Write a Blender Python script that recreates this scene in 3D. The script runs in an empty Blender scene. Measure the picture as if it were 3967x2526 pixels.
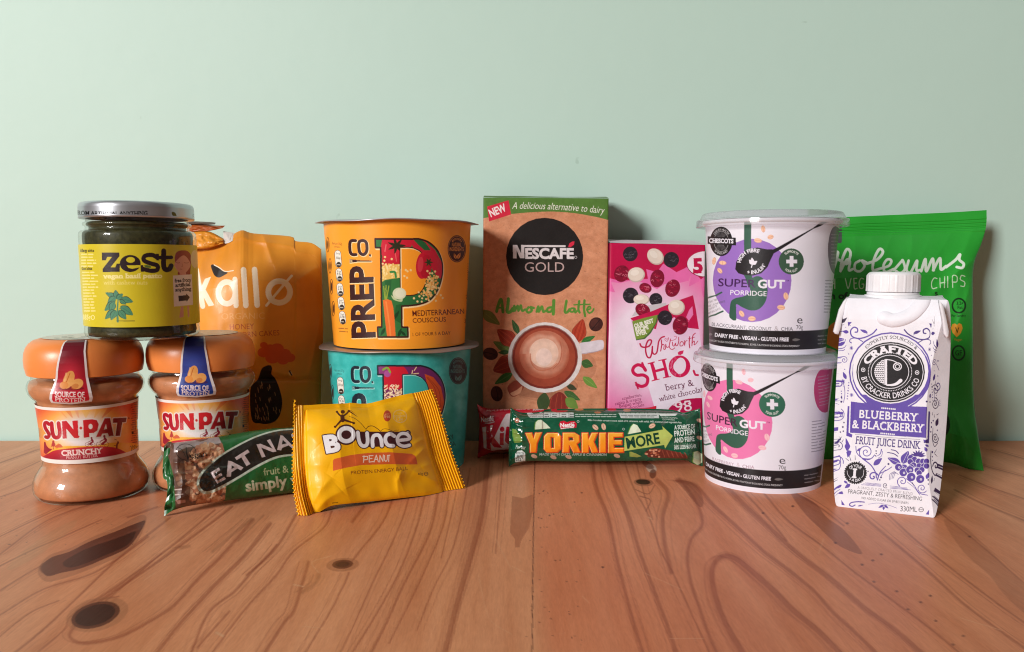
import bpy, math, random
import numpy as np

scene = bpy.context.scene
rnd = random.Random(7)
rng = np.random.default_rng(11)

# ------------------------------------------------------------------ camera, light, exposure
CAM_H, PITCH, FOC = 0.13, math.radians(6.5), 3095.0      # metres, tilt down, focal length in photo pixels
PW, PH, CY = 3967, 2526, 1375                            # the photo is cropped: its optical axis lies below its middle
cd = bpy.data.cameras.new('camera'); cam = bpy.data.objects.new('camera', cd); scene.collection.objects.link(cam)
cam.location = (0, 0, CAM_H); cam.rotation_euler = (math.pi/2 - PITCH, 0, 0)
cd.sensor_width = 36; cd.sensor_fit = 'HORIZONTAL'; cd.lens = 36*FOC/PW; cd.clip_start = 0.01; cd.clip_end = 50; cd.shift_y = (CY - PH/2)/PW
scene.camera = cam

world = bpy.data.worlds.new('World'); scene.world = world; world.use_nodes = True
bgn = world.node_tree.nodes['Background']
bgn.inputs[0].default_value = (1.0, 0.86, 0.72, 1); bgn.inputs[1].default_value = 0.085

def aim(o, target):
    d = np.array(target) - np.array(o.location); d = d/np.linalg.norm(d)
    o.rotation_euler = (math.acos(max(-1, min(1, -d[2]))), 0, math.atan2(d[1], d[0]) - math.pi/2)

def area(name, loc, target, sx, sy, power, col):
    ld = bpy.data.lights.new(name, 'AREA'); ld.shape = 'RECTANGLE'; ld.size = sx; ld.size_y = sy
    ld.energy = power; ld.color = col
    o = bpy.data.objects.new(name, ld); scene.collection.objects.link(o); o.location = loc; aim(o, target)
    return o
# a window behind the camera, to the left: two tall panes with a bar between them
area('window_light', (-2.60, -2.25, 1.30), (0, 0.5, 0.08), 0.43, 1.05, 87.0, (1.0, 0.985, 0.965))
area('window_light', (-2.27, -2.54, 1.30), (0, 0.5, 0.08), 0.43, 1.05, 87.0, (1.0, 0.985, 0.965))
# an added soft lamp overhead, filling in for ambient room light
area('fill_light', (0.1, -0.6, 1.9), (0, 0.45, 0.1), 1.9, 1.3, 1.4, (1.0, 0.92, 0.84))

vs = scene.view_settings
vs.view_transform = 'Standard'; vs.look = 'None'; vs.exposure = 0.0; vs.gamma = 1.0; vs.use_curve_mapping = False
scene.render.engine = 'CYCLES'
cy = scene.cycles; cy.max_bounces = 8; cy.diffuse_bounces = 4; cy.glossy_bounces = 4; cy.transparent_max_bounces = 12
cy.sample_clamp_indirect = 4.0; cy.pixel_filter_type = 'BLACKMAN_HARRIS'; cy.filter_width = 1.05; cy.use_denoising = True
scene.render.film_transparent = False

# ------------------------------------------------------------------ where a traced point of the photo stands
CP, SP = math.cos(PITCH), math.sin(PITCH)
FWD, UPV = np.array((0, CP, -SP)), np.array((0, SP, CP)); CAM = np.array((0, 0, CAM_H))

def at(px, py, Y):
    """The point at distance Y from the camera (world y) seen at photo pixel px, py."""
    dx, dy = (px - PW/2)/FOC, -(py - CY)/FOC
    t = Y/(CP + dy*SP)
    return np.array((dx*t, Y, CAM_H + t*(dy*CP - SP)))

def ground(px, py):
    dx, dy = (px - PW/2)/FOC, -(py - CY)/FOC
    t = -CAM_H/(dy*CP - SP)
    return np.array((dx*t, t*(CP + dy*SP), 0.0))

def seen(P):
    d = P - CAM
    z = d @ FWD
    return np.stack((PW/2 + FOC*d[..., 0]/z, CY - FOC*(d @ UPV)/z), -1)

def crop(ox, oy, s):
    return lambda x, y: (ox + np.asarray(x)*s, oy + np.asarray(y)*s)

def radius(hw, x0, y0, z):
    zc = y0*CP - (z - CAM_H)*SP
    th = math.atan2(x0, zc); d = math.hypot(x0, zc)
    return d*math.sin(hw*math.cos(th)**2/FOC)

def lin(c):
    c = np.asarray(c, float)/255.0
    return np.where(c <= 0.04045, c/12.92, ((c + 0.055)/1.055)**2.4)

def vnoise(x, y, seed=0):
    x = np.asarray(x, float); y = np.asarray(y, float)
    r = np.random.default_rng(seed).random((256, 256))
    xi = np.floor(x).astype(int); yi = np.floor(y).astype(int); fx = x - xi; fy = y - yi
    fx = fx*fx*(3 - 2*fx); fy = fy*fy*(3 - 2*fy)
    g = lambda a, b: r[a % 256, b % 256]
    return ((g(xi, yi)*(1 - fx) + g(xi + 1, yi)*fx)*(1 - fy) + (g(xi, yi + 1)*(1 - fx) + g(xi + 1, yi + 1)*fx)*fy)*2 - 1

def fbm(x, y, seed=0, n=4):
    return sum(vnoise(x*2**k, y*2**k, seed + k)/2**k for k in range(n))

def smooth(pts, closed=False, n=8):
    """Catmull-Rom through the points."""
    p = np.asarray(pts, float)
    if len(p) < 3 and not closed: return p
    q = np.vstack((p[-1], p, p[0], p[1])) if closed else np.vstack((2*p[0] - p[1], p, 2*p[-1] - p[-2]))
    out = []
    t = np.linspace(0, 1, n, endpoint=False)[:, None]
    for i in range(len(q) - 3):
        a, b, c, d = q[i:i + 4]
        out.append(0.5*(2*b + (c - a)*t + (2*a - 5*b + 4*c - d)*t**2 + (3*b - a - 3*c + d)*t**3))
    if not closed: out.append(p[-1:])
    return np.vstack(out)

# ------------------------------------------------------------------ letters
_gl = {}
def glyphs(s, bold=0.0, track=1.0):
    """Outline edges of a line of lettering, its width and the height of its capitals."""
    k = (s, bold, track)
    if k in _gl: return _gl[k]
    cu = bpy.data.curves.new('t', 'FONT'); cu.body = s; cu.offset = bold; cu.resolution_u = 3; cu.space_character = track
    ob = bpy.data.objects.new('t', cu); me = ob.to_mesh()
    v = np.empty(len(me.vertices)*3); me.vertices.foreach_get('co', v); v = v.reshape(-1, 3)[:, :2]
    F = []
    for p in me.polygons:
        vv = list(p.vertices)
        a2 = sum(v[vv[i]][0]*v[vv[(i+1) % len(vv)]][1] - v[vv[(i+1) % len(vv)]][0]*v[vv[i]][1] for i in range(len(vv)))
        if a2 < 0: vv.reverse()
        F += [(vv[i], vv[(i+1) % len(vv)]) for i in range(len(vv))]
    F = np.array(F) if F else np.zeros((0, 2), int)
    E = np.hstack((v[F[:, 0]], v[F[:, 1]])) if len(F) else np.zeros((0, 4))      # inner edges cancel in the winding
    ob.to_mesh_clear(); bpy.data.objects.remove(ob); bpy.data.curves.remove(cu)
    _gl[k] = E
    return E

def slabbed(s, bold, track):
    """The same lettering with slab serifs added at the ends of its stems."""
    E = glyphs(s, bold, track)
    if not len(E): return E
    cap, stem = 0.69, 0.10 + 2*bold
    add = []
    def runs(y):
        m = (np.minimum(E[:, 1], E[:, 3]) <= y) & (np.maximum(E[:, 1], E[:, 3]) > y)
        e = E[m]
        if not len(e): return []
        t = (y - e[:, 1])/(e[:, 3] - e[:, 1]); xs = e[:, 0] + t*(e[:, 2] - e[:, 0]); w = np.sign(e[:, 3] - e[:, 1])
        o = np.argsort(xs); xs, w = xs[o], w[o]; r = []; c = 0
        for x, q in zip(xs, w):
            if c == 0: x0 = x
            c += q
            if c == 0:
                if r and x0 - r[-1][1] < 2e-3: r[-1] = (r[-1][0], x)
                else: r.append((x0, x))
        return r
    def box(a, b, y0, y1):
        for (p, q) in (((a, y0), (b, y0)), ((b, y0), (b, y1)), ((b, y1), (a, y1)), ((a, y1), (a, y0))): add.append((*p, *q))
    sh = 0.075 + bold; so = 0.075
    for y, y0, y1, both in ((0.02 - bold, -bold, sh - bold, 1), (cap - 0.02 + bold, cap - sh + bold, cap + bold, 1), (0.505 + bold, 0.53 - sh + bold, 0.53 + bold, 0)):
        for a, b in runs(y):
            if b - a < stem*1.9:
                if both: box(a - so, b + so, y0, y1)
                elif not any(r0 < (a + b)/2 < r1 for r0, r1 in runs(0.62)): box(a - so, b, y0, y1)
    return np.vstack((E, add)) if add else E

# ------------------------------------------------------------------ printed surfaces
class Print:
    """The print of one surface S(u, v): traced shapes are put into the surface's own (u, v) and inked there."""
    def __init__(s, S, cell, base, ss=2, maxn=900, cellv=None):
        s.S = S; n = 41
        g = np.linspace(0, 1, n); U, V = np.meshgrid(g, g); P = S(U, V)
        lu = max(np.linalg.norm(np.diff(P[:, :], axis=1), axis=-1).sum(1)); lv = max(np.linalg.norm(np.diff(P, axis=0), axis=-1).sum(0))
        s.nu = int(min(maxn, max(8, lu/cell))); s.nv = int(min(maxn, max(8, lv/(cellv or cell))))
        s.W, s.H = s.nu*ss, s.nv*ss; s.ss = ss
        s.img = np.empty((s.H, s.W, 3), np.float32); s.img[:] = lin(base)
        n = 81; g = np.linspace(0, 1, n); s.GU, s.GV = [a.ravel() for a in np.meshgrid(g, g)]
        s.GP = seen(S(s.GU, s.GV)); s.clip = None; s._xy = None; s.edge = None
        s.T = crop(0, 0, 1); s.Ti = lambda X, Y: (X, Y)
    def crop(s, ox, oy, k):
        s.T = crop(ox, oy, k); s.Ti = lambda X, Y: ((X - ox)/k, (Y - oy)/k); return s
    def inv(s, pts):
        """(u, v) of traced points, as canvas cells."""
        pts, back = np.unique(np.round(np.asarray(pts, float), 4), axis=0, return_inverse=True); back = back.ravel()
        X, Y = s.T(pts[:, 0], pts[:, 1])
        if s.edge: X = np.where(X > s.edge, s.edge + (X - s.edge)*.62, X)      # print that runs round the far corner
        Q = np.stack((X, Y), -1)
        i = np.concatenate([((Q[k:k + 400, None, 0] - s.GP[None, :, 0])**2 + (Q[k:k + 400, None, 1] - s.GP[None, :, 1])**2).argmin(1) for k in range(0, len(Q), 400)])
        u, v = s.GU[i].copy(), s.GV[i].copy(); h = 2e-3
        for _ in range(5):
            f = seen(s.S(u, v)); r = Q - f
            uu = np.where(u > .5, u - h, u + h); vv = np.where(v > .5, v - h, v + h)
            ju = (seen(s.S(uu, v)) - f)/(uu - u)[:, None]; jv = (seen(s.S(u, vv)) - f)/(vv - v)[:, None]
            det = ju[:, 0]*jv[:, 1] - ju[:, 1]*jv[:, 0]; det = np.where(np.abs(det) < 1e-3, 1e-3, det)
            du = (r[:, 0]*jv[:, 1] - r[:, 1]*jv[:, 0])/det; dv = (ju[:, 0]*r[:, 1] - ju[:, 1]*r[:, 0])/det
            u = np.clip(u + np.clip(du, -.05, .05), -.02, 1.02); v = np.clip(v + np.clip(dv, -.05, .05), -.02, 1.02)
        return np.stack((u*s.W, v*s.H), -1)[back]
    def XY(s):
        if s._xy is None:
            U, V = np.meshgrid((np.arange(s.W) + .5)/s.W, (np.arange(s.H) + .5)/s.H)
            s._xy = seen(s.S(U, V))
        return s.Ti(s._xy[..., 0], s._xy[..., 1])
    # --- masks
    def edges(s, E):
        """Coverage of closed outlines given as edges in canvas cells (non-zero winding)."""
        m = np.zeros((s.H, s.W), bool)
        if not len(E): return m
        x0, y0, x1, y1 = E.T
        k = np.abs(y1 - y0) > 1e-9; x0, y0, x1, y1 = x0[k], y0[k], x1[k], y1[k]
        sg = np.where(y1 > y0, 1, -1); ya, yb = np.minimum(y0, y1), np.maximum(y0, y1)
        ra = np.clip(np.ceil(ya - .5), 0, s.H).astype(int); rb = np.clip(np.ceil(yb - .5), 0, s.H).astype(int)
        cnt = np.maximum(rb - ra, 0)
        if cnt.sum() == 0: return m
        idx = np.repeat(np.arange(len(cnt)), cnt); off = np.arange(cnt.sum()) - np.repeat(np.cumsum(cnt) - cnt, cnt)
        row = ra[idx] + off
        xs = x0[idx] + (row + .5 - y0[idx])/(y1 - y0)[idx]*(x1 - x0)[idx]
        col = np.clip(np.ceil(xs - .5), 0, s.W).astype(int)
        r0, r1 = row.min(), row.max() + 1
        d = np.zeros((r1 - r0, s.W + 1), np.int32); np.add.at(d, (row - r0, col), sg[idx])
        m[r0:r1] = np.cumsum(d, 1)[:, :-1] != 0
        return m
    def m_poly(s, *polys):
        EE = []
        for p in polys:
            p = np.asarray(p, float); q = np.roll(p, -1, 0)
            n = max(1, int(np.ceil(np.abs(q - p).max()/25)))
            t = np.arange(n)/n
            p = (p[:, None] + (q - p)[:, None]*t[None, :, None]).reshape(-1, 2)
            c = s.inv(p); a = (c[:, 0]*np.roll(c[:, 1], -1) - c[:, 1]*np.roll(c[:, 0], -1)).sum()
            if a < 0: c = c[::-1]
            EE.append(np.hstack((c, np.roll(c, -1, 0))))
        return s.edges(np.vstack(EE))
    def m_ell(s, cx, cy, rx, ry=None, rot=0):
        ry = rx if ry is None else ry; n = 28
        t = np.arange(n)/n*2*math.pi; x, y = rx*np.cos(t), ry*np.sin(t); a = math.radians(rot)
        return s.m_poly(np.stack((cx + x*math.cos(a) - y*math.sin(a), cy + x*math.sin(a) + y*math.cos(a)), -1))
    def m_stroke(s, pts, w, curve=True, w2=None, closed=False):
        p = smooth(pts, closed) if curve and len(pts) > 2 else np.asarray(pts, float)
        if closed: p = np.vstack((p, p[:1]))
        n = len(p); ww = np.linspace(w, w if w2 is None else w2, n)/2
        polys = []
        for i in range(n - 1):
            d = p[i + 1] - p[i]; L = math.hypot(*d)
            if L < 1e-6: continue
            nx, ny = -d[1]/L, d[0]/L
            polys.append([(p[i][0] + nx*ww[i], p[i][1] + ny*ww[i]), (p[i+1][0] + nx*ww[i+1], p[i+1][1] + ny*ww[i+1]),
                          (p[i+1][0] - nx*ww[i+1], p[i+1][1] - ny*ww[i+1]), (p[i][0] - nx*ww[i], p[i][1] - ny*ww[i])])
        t = np.arange(8)/8*2*math.pi
        for i in range(n):
            polys.append(np.stack((p[i][0] + ww[i]*np.cos(t), p[i][1] + ww[i]*np.sin(t)), -1))
        flat = np.vstack([np.asarray(q, float) for q in polys]); c = s.inv(flat); EE = []; k = 0
        for q in polys:
            cc = c[k:k + len(q)]; k += len(q)
            a = (cc[:, 0]*np.roll(cc[:, 1], -1) - cc[:, 1]*np.roll(cc[:, 0], -1)).sum()
            if a < 0: cc = cc[::-1]
            EE.append(np.hstack((cc, np.roll(cc, -1, 0))))
        return s.edges(np.vstack(EE))
    def m_text(s, txt, x0, y0, x1, y1, h, bold=0.0, shear=0.0, slab=False, bend=0.0, h1=None, track=1.0):
        """Lettering on the baseline (x0, y0)-(x1, y1), capitals h high (h1 at the end), bend = sag of the baseline."""
        E = slabbed(txt, bold, track) if slab else glyphs(txt, bold, track)
        if not len(E): return np.zeros((s.H, s.W), bool)
        a, b = E[:, (0, 2)].min(), E[:, (0, 2)].max(); L = math.hypot(x1 - x0, y1 - y0)
        d = np.array((x1 - x0, y1 - y0))/L; up = np.array((d[1], -d[0])); h1 = h if h1 is None else h1
        def put(X, Y):
            t = (X - a)/(b - a); hh = (h + (h1 - h)*t)/0.69
            q = np.stack((x0 + d[0]*L*t, y0 + d[1]*L*t), -1) + (Y*hh)[:, None]*up + (Y*hh*shear)[:, None]*d - (4*bend*t*(1 - t))[:, None]*up
            return q
        c0 = s.inv(put(E[:, 0], E[:, 1])); c1 = s.inv(put(E[:, 2], E[:, 3]))
        return s.edges(np.hstack((c0, c1)))
    def m_arc(s, txt, cx, cy, rx, ry, a0, a1, h, bold=0.0, slab=False, inner=False, track=1.0, rot=0):
        """Lettering round an ellipse from angle a0 to a1 (degrees, clockwise from up); inner = feet outwards, read along the bottom."""
        E = slabbed(txt, bold, track) if slab else glyphs(txt, bold, track)
        a, b = E[:, (0, 2)].min(), E[:, (0, 2)].max(); R = math.radians(rot)
        def put(X, Y):
            t = np.radians(a0 + (a1 - a0)*(X - a)/(b - a)); k = Y*h/0.69*(-1 if inner else 1)
            x, y = (rx + k)*np.sin(t), -(ry + k)*np.cos(t)
            return np.stack((cx + x*math.cos(R) - y*math.sin(R), cy + x*math.sin(R) + y*math.cos(R)), -1)
        return s.edges(np.hstack((s.inv(put(E[:, 0], E[:, 1])), s.inv(put(E[:, 2], E[:, 3])))))
    def m_uv(s, u0, v0, u1, v1):
        m = np.zeros((s.H, s.W), bool); m[max(0, int(v0*s.H)):int(v1*s.H), max(0, int(u0*s.W)):int(u1*s.W)] = True; return m
    def grow(s, m, r):
        """The mask widened by r canvas cells."""
        o = m.copy(); r = int(round(r))
        for dy in range(-r, r + 1):
            w = int(math.sqrt(r*r - dy*dy)); row = m.copy()
            if dy > 0: row[dy:] = m[:-dy]; row[:dy] = False
            elif dy < 0: row[:dy] = m[-dy:]; row[dy:] = False
            c = np.cumsum(np.pad(row.astype(np.int32), ((0, 0), (w + 1, w))), 1)
            o |= (c[:, 2*w + 1:] - c[:, :-2*w - 1]) > 0
        return o
    # --- ink
    def ink(s, m, col, alpha=1.0):
        if s.clip is not None: m = m & s.clip
        if callable(col):
            ys, xs = np.nonzero(m)
            if not len(ys): return m
            X, Y = s.XY(); c = lin(col(X[ys, xs], Y[ys, xs]))
            s.img[ys, xs] = s.img[ys, xs]*(1 - alpha) + c*alpha
        else:
            c = lin(col).astype(np.float32)
            s.img[m] = s.img[m]*(1 - alpha) + c*alpha
        return m
    def poly(s, pts, col, alpha=1.0, curve=False): return s.ink(s.m_poly(smooth(pts, True) if curve else pts), col, alpha)
    def ell(s, cx, cy, rx, ry=None, col=(0, 0, 0), rot=0, alpha=1.0): return s.ink(s.m_ell(cx, cy, rx, ry, rot), col, alpha)
    def ring(s, cx, cy, rx, ry, w, col, rot=0): return s.ink(s.m_ell(cx, cy, rx, ry, rot) & ~s.m_ell(cx, cy, rx - w, ry - w, rot), col)
    def stroke(s, pts, w, col, curve=True, w2=None, closed=False, alpha=1.0): return s.ink(s.m_stroke(pts, w, curve, w2, closed), col, alpha)
    def text(s, txt, x0, y0, x1, y1, h, col, alpha=1.0, **k): return s.ink(s.m_text(txt, x0, y0, x1, y1, h, **k), col, alpha)
    def arc(s, txt, cx, cy, rx, ry, a0, a1, h, col, **k): return s.ink(s.m_arc(txt, cx, cy, rx, ry, a0, a1, h, **k), col)
    def leaf(s, x0, y0, x1, y1, w, col, line=None, lw=4):
        """A pointed leaf from its stalk to its tip."""
        d = np.array((x1 - x0, y1 - y0), float); n = np.array((-d[1], d[0]))/math.hypot(*d)*w/2; p = np.array((x0, y0), float)
        up = [p + d*t + n*f for t, f in ((0, 0), (.2, .75), (.45, 1), (.75, .6), (1, 0))]; dn = [p + d*t - n*f for t, f in ((.75, .6), (.45, 1), (.2, .75))]
        m = s.m_poly(smooth(up + dn, True, 4))
        s.ink(m, col)
        if line is not None: s.stroke([p, p + d*.9], lw, line, False)
        return m
    def spiral(s, cx, cy, r, turns, w, col, a0=0, hand=1, w2=None):
        t = np.linspace(0, 1, int(14*turns) + 4); a = math.radians(a0) + hand*turns*2*math.pi*t; R = r*(1 - .93*t)
        s.stroke(np.stack((cx + R*np.cos(a), cy + R*np.sin(a)), -1), w, col, False, w2)
    def smallprint(s, x0, y0, x1, y1, h, col, alpha=.7, dy=0.0):
        """One line of print too small to be read: broken dashes."""
        x = x0
        while x < x1:
            w = rnd.uniform(1.2, 4.5)*h
            xe = min(x + w, x1); k = (x - x0)/(x1 - x0 + 1e-6); k2 = (xe - x0)/(x1 - x0 + 1e-6)
            s.stroke([(x, y0 + (y1 - y0)*k), (xe, y0 + (y1 - y0)*k2)], h*.62, col, False, alpha=alpha)
            x = xe + h*.9
    def colours(s):
        k = s.ss
        return s.img.reshape(s.nv, k, s.nu, k, 3).mean((1, 3))

# ------------------------------------------------------------------ meshes
class Mesh:
    """Collects sheets and faces (with their own print colours) and links them as one mesh object."""
    def __init__(s): s.v, s.f, s.c, s.m, s.n = [], [], [], [], 0
    def add(s, P, F, C, mi=0):
        P = np.asarray(P, float).reshape(-1, 3); C = np.asarray(C, float)
        if C.ndim == 1: C = np.tile(lin(C), (len(P), 1))
        F = np.asarray(F, np.int64)
        s.v.append(P); s.c.append(C.reshape(-1, 3)); s.f.append(F + s.n); s.m.append(np.full(len(F), mi)); s.n += len(P)
    def sheet(s, P, C, flip=False, wrap=False, mi=0):
        nv, nu = P.shape[:2]; i = np.arange(nv*nu).reshape(nv, nu)
        if wrap: i = np.hstack((i, i[:, :1]))
        F = np.stack((i[:-1, :-1], i[1:, :-1], i[1:, 1:], i[:-1, 1:]), -1).reshape(-1, 4)
        if flip: F = F[:, ::-1]
        s.add(P, F, C, mi)
    def build(s, name, mats, parent=None, smooth_=True, root=None):
        V = np.vstack(s.v); C = np.vstack(s.c)
        if root is not None: V = V - np.asarray(root)
        me = bpy.data.meshes.new(name)
        me.from_pydata(V.tolist() if len(V) < 2000 else V, [], [tuple(f) for F in s.f for f in F] if len(V) < 2000 else np.vstack([F if F.shape[1] == 4 else np.hstack((F, F[:, :1])) for F in s.f]))
        a = me.color_attributes.new('print', 'FLOAT_COLOR', 'POINT')
        a.data.foreach_set('color', np.hstack((C, np.ones((len(C), 1)))).astype(np.float32).ravel())
        me.polygons.foreach_set('use_smooth', np.full(len(me.polygons), smooth_))
        me.polygons.foreach_set('material_index', np.concatenate(s.m).astype(np.int32))
        for m in (mats if isinstance(mats, (list, tuple)) else [mats]): me.materials.append(m)
        me.update()
        o = bpy.data.objects.new(name, me); scene.collection.objects.link(o)
        if parent is not None: o.parent = parent
        return o

def thing(name, loc, label, cat, group=None):
    o = bpy.data.objects.new(name, None); scene.collection.objects.link(o); o.location = tuple(loc)
    o.empty_display_size = 0.02; o['label'] = label; o['category'] = cat
    if group: o['group'] = group
    return o

def lathe(mesh, x0, y0, prof, col, n=96, mi=0, n_c=None):
    p = np.asarray(prof, float); a = np.arange(n)/n*2*math.pi
    P = np.stack((x0 + p[:, :1]*np.sin(a), y0 - p[:, :1]*np.cos(a), np.repeat(p[:, 1:], n, 1)), -1)
    mesh.sheet(P, col, wrap=True, mi=mi, flip=p[0, 1] < p[-1, 1])

def round_profile(pts, r=0.0015, n=5):
    """Corners of a profile rounded off."""
    p = np.asarray(pts, float); out = [p[0]]
    for i in range(1, len(p) - 1):
        a, b, c = p[i - 1], p[i], p[i + 1]; la, lc = np.linalg.norm(a - b), np.linalg.norm(c - b)
        k = min(r, la*.45, lc*.45); A = b + (a - b)/la*k; Cc = b + (c - b)/lc*k
        for t in np.linspace(0, 1, n): out.append(A*(1 - t)**2 + 2*b*t*(1 - t) + Cc*t*t)
    out.append(p[-1]); return np.array(out)

# ------------------------------------------------------------------ materials
def nodes(name):
    m = bpy.data.materials.new(name); m.use_nodes = True; nt = m.node_tree
    return m, nt, nt.nodes['Principled BSDF']

def ramp(nt, fac, stops):
    r = nt.nodes.new('ShaderNodeValToRGB'); e = r.color_ramp.elements
    while len(e) < len(stops): e.new(0.5)
    for el, (p, c) in zip(e, stops): el.position = p; el.color = (*c, 1) if len(c) == 3 else c
    nt.links.new(fac, r.inputs[0]); return r.outputs[0]

def tex(nt, scale, detail=4, rough=0.55, stretch=(1, 1, 1), kind='ShaderNodeTexNoise'):
    tc = nt.nodes.new('ShaderNodeTexCoord'); mp = nt.nodes.new('ShaderNodeMapping'); mp.inputs['Scale'].default_value = stretch
    nt.links.new(tc.outputs['Object'], mp.inputs[0]); n = nt.nodes.new(kind); n.inputs['Scale'].default_value = scale
    if kind == 'ShaderNodeTexNoise': n.inputs['Detail'].default_value = detail; n.inputs['Roughness'].default_value = rough
    nt.links.new(mp.outputs[0], n.inputs[0]); return n.outputs[0]

def printed(name, rough=0.45, bump=0.0, bscale=400, vary=0.06, vscale=120, coat=0.0, metal=0.0, spec=0.5, coat_rough=0.1):
    """A printed surface: its ink comes from the mesh, the paper or film from noise."""
    m, nt, b = nodes(name)
    at_ = nt.nodes.new('ShaderNodeAttribute'); at_.attribute_name = 'print'
    n = tex(nt, vscale, 5)
    mul = nt.nodes.new('ShaderNodeMixRGB'); mul.blend_type = 'MULTIPLY'; mul.inputs[0].default_value = 1
    nt.links.new(at_.outputs['Color'], mul.inputs[1])
    nt.links.new(ramp(nt, n, [(0.25, (1 - 2*vary,)*3), (0.7, (1, 1, 1))]), mul.inputs[2])
    nt.links.new(mul.outputs[0], b.inputs['Base Color'])
    b.inputs['Roughness'].default_value = rough; b.inputs['Metallic'].default_value = metal
    b.inputs['Coat Weight'].default_value = coat; b.inputs['Coat Roughness'].default_value = coat_rough
    b.inputs['Specular IOR Level'].default_value = spec
    r2 = nt.nodes.new('ShaderNodeMapRange'); r2.inputs[3].default_value = max(.02, rough - .07); r2.inputs[4].default_value = rough + .07
    nt.links.new(tex(nt, 60, 3), r2.inputs[0]); nt.links.new(r2.outputs[0], b.inputs['Roughness'])
    if bump:
        bp = nt.nodes.new('ShaderNodeBump'); bp.inputs['Strength'].default_value = bump; bp.inputs['Distance'].default_value = 0.0004
        nt.links.new(tex(nt, bscale, 3), bp.inputs['Height']); nt.links.new(bp.outputs[0], b.inputs['Normal'])
    return m

def clear(name, tint=(1, 1, 1), ior=1.5, rough=0.02, milk=0.0, milk_col=(.9, .9, .92)):
    """A thin clear wall: what is behind shows through, its surface mirrors the room."""
    m, nt, b = nodes(name); out = nt.nodes['Material Output']; nt.nodes.remove(b)
    tr = nt.nodes.new('ShaderNodeBsdfTransparent'); tr.inputs[0].default_value = (*tint, 1)
    gl = nt.nodes.new('ShaderNodeBsdfGlossy'); gl.inputs['Roughness'].default_value = rough
    lw = nt.nodes.new('ShaderNodeLayerWeight'); lw.inputs[0].default_value = 0.5
    pw = nt.nodes.new('ShaderNodeMath'); pw.operation = 'POWER'; pw.inputs[1].default_value = 4.0
    ma = nt.nodes.new('ShaderNodeMath'); ma.operation = 'MULTIPLY_ADD'; f0 = ((ior - 1)/(ior + 1))**2
    ma.inputs[1].default_value = 0.9 - f0; ma.inputs[2].default_value = f0
    nt.links.new(lw.outputs['Facing'], pw.inputs[0]); nt.links.new(pw.outputs[0], ma.inputs[0])
    mx = nt.nodes.new('ShaderNodeMixShader'); nt.links.new(ma.outputs[0], mx.inputs[0])
    base = tr.outputs[0]
    if milk:
        df = nt.nodes.new('ShaderNodeBsdfDiffuse'); df.inputs[0].default_value = (*milk_col, 1)
        m0 = nt.nodes.new('ShaderNodeMixShader'); m0.inputs[0].default_value = milk
        nt.links.new(tr.outputs[0], m0.inputs[1]); nt.links.new(df.outputs[0], m0.inputs[2]); base = m0.outputs[0]
    nt.links.new(base, mx.inputs[1]); nt.links.new(gl.outputs[0], mx.inputs[2]); nt.links.new(mx.outputs[0], out.inputs[0])
    return m

M_CARD = printed('card', 0.5, 0.15, 900, 0.05, 90, spec=.3)
M_KRAFT = printed('kraft_card', 0.62, 0.25, 1200, 0.10, 260, spec=.22)
M_CUP = printed('coated_card', 0.38, 0.08, 500, 0.03, 50, coat=0.08, spec=.3)
M_LABEL = printed('label_paper', 0.36, 0.1, 700, 0.03, 60, coat=0.1, spec=.3)
M_FILM = printed('plastic_film', 0.30, 0.05, 300, 0.04, 40, coat=0.25)
M_SATIN = printed('satin_film', 0.42, 0.12, 250, 0.05, 40, coat=0.06, spec=.32)
M_SHINE = printed('shiny_foil', 0.16, 0.0, 300, 0.04, 40, coat=0.5, coat_rough=.05)
M_PLASTIC = printed('moulded_plastic', 0.34, 0.06, 800, 0.03, 70)
M_METAL = printed('tinplate', 0.30, 0.03, 600, 0.05, 80, metal=0.8)
M_FOIL = printed('foil_lid', 0.36, 0.15, 200, 0.06, 60, metal=0.45)
M_BUTTER = printed('peanut_butter', 0.5, 0.3, 260, 0.13, 230)
M_PESTO = printed('pesto', 0.5, 0.6, 300, 0.36, 420, spec=0.2)
M_GLASS = clear('jar_glass', (.97, 1, .985), 1.5, 0.07)
M_LID = clear('clear_lid', (.93, .93, .96), 1.45, 0.10, 0.30, (.78, .78, .82))
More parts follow.
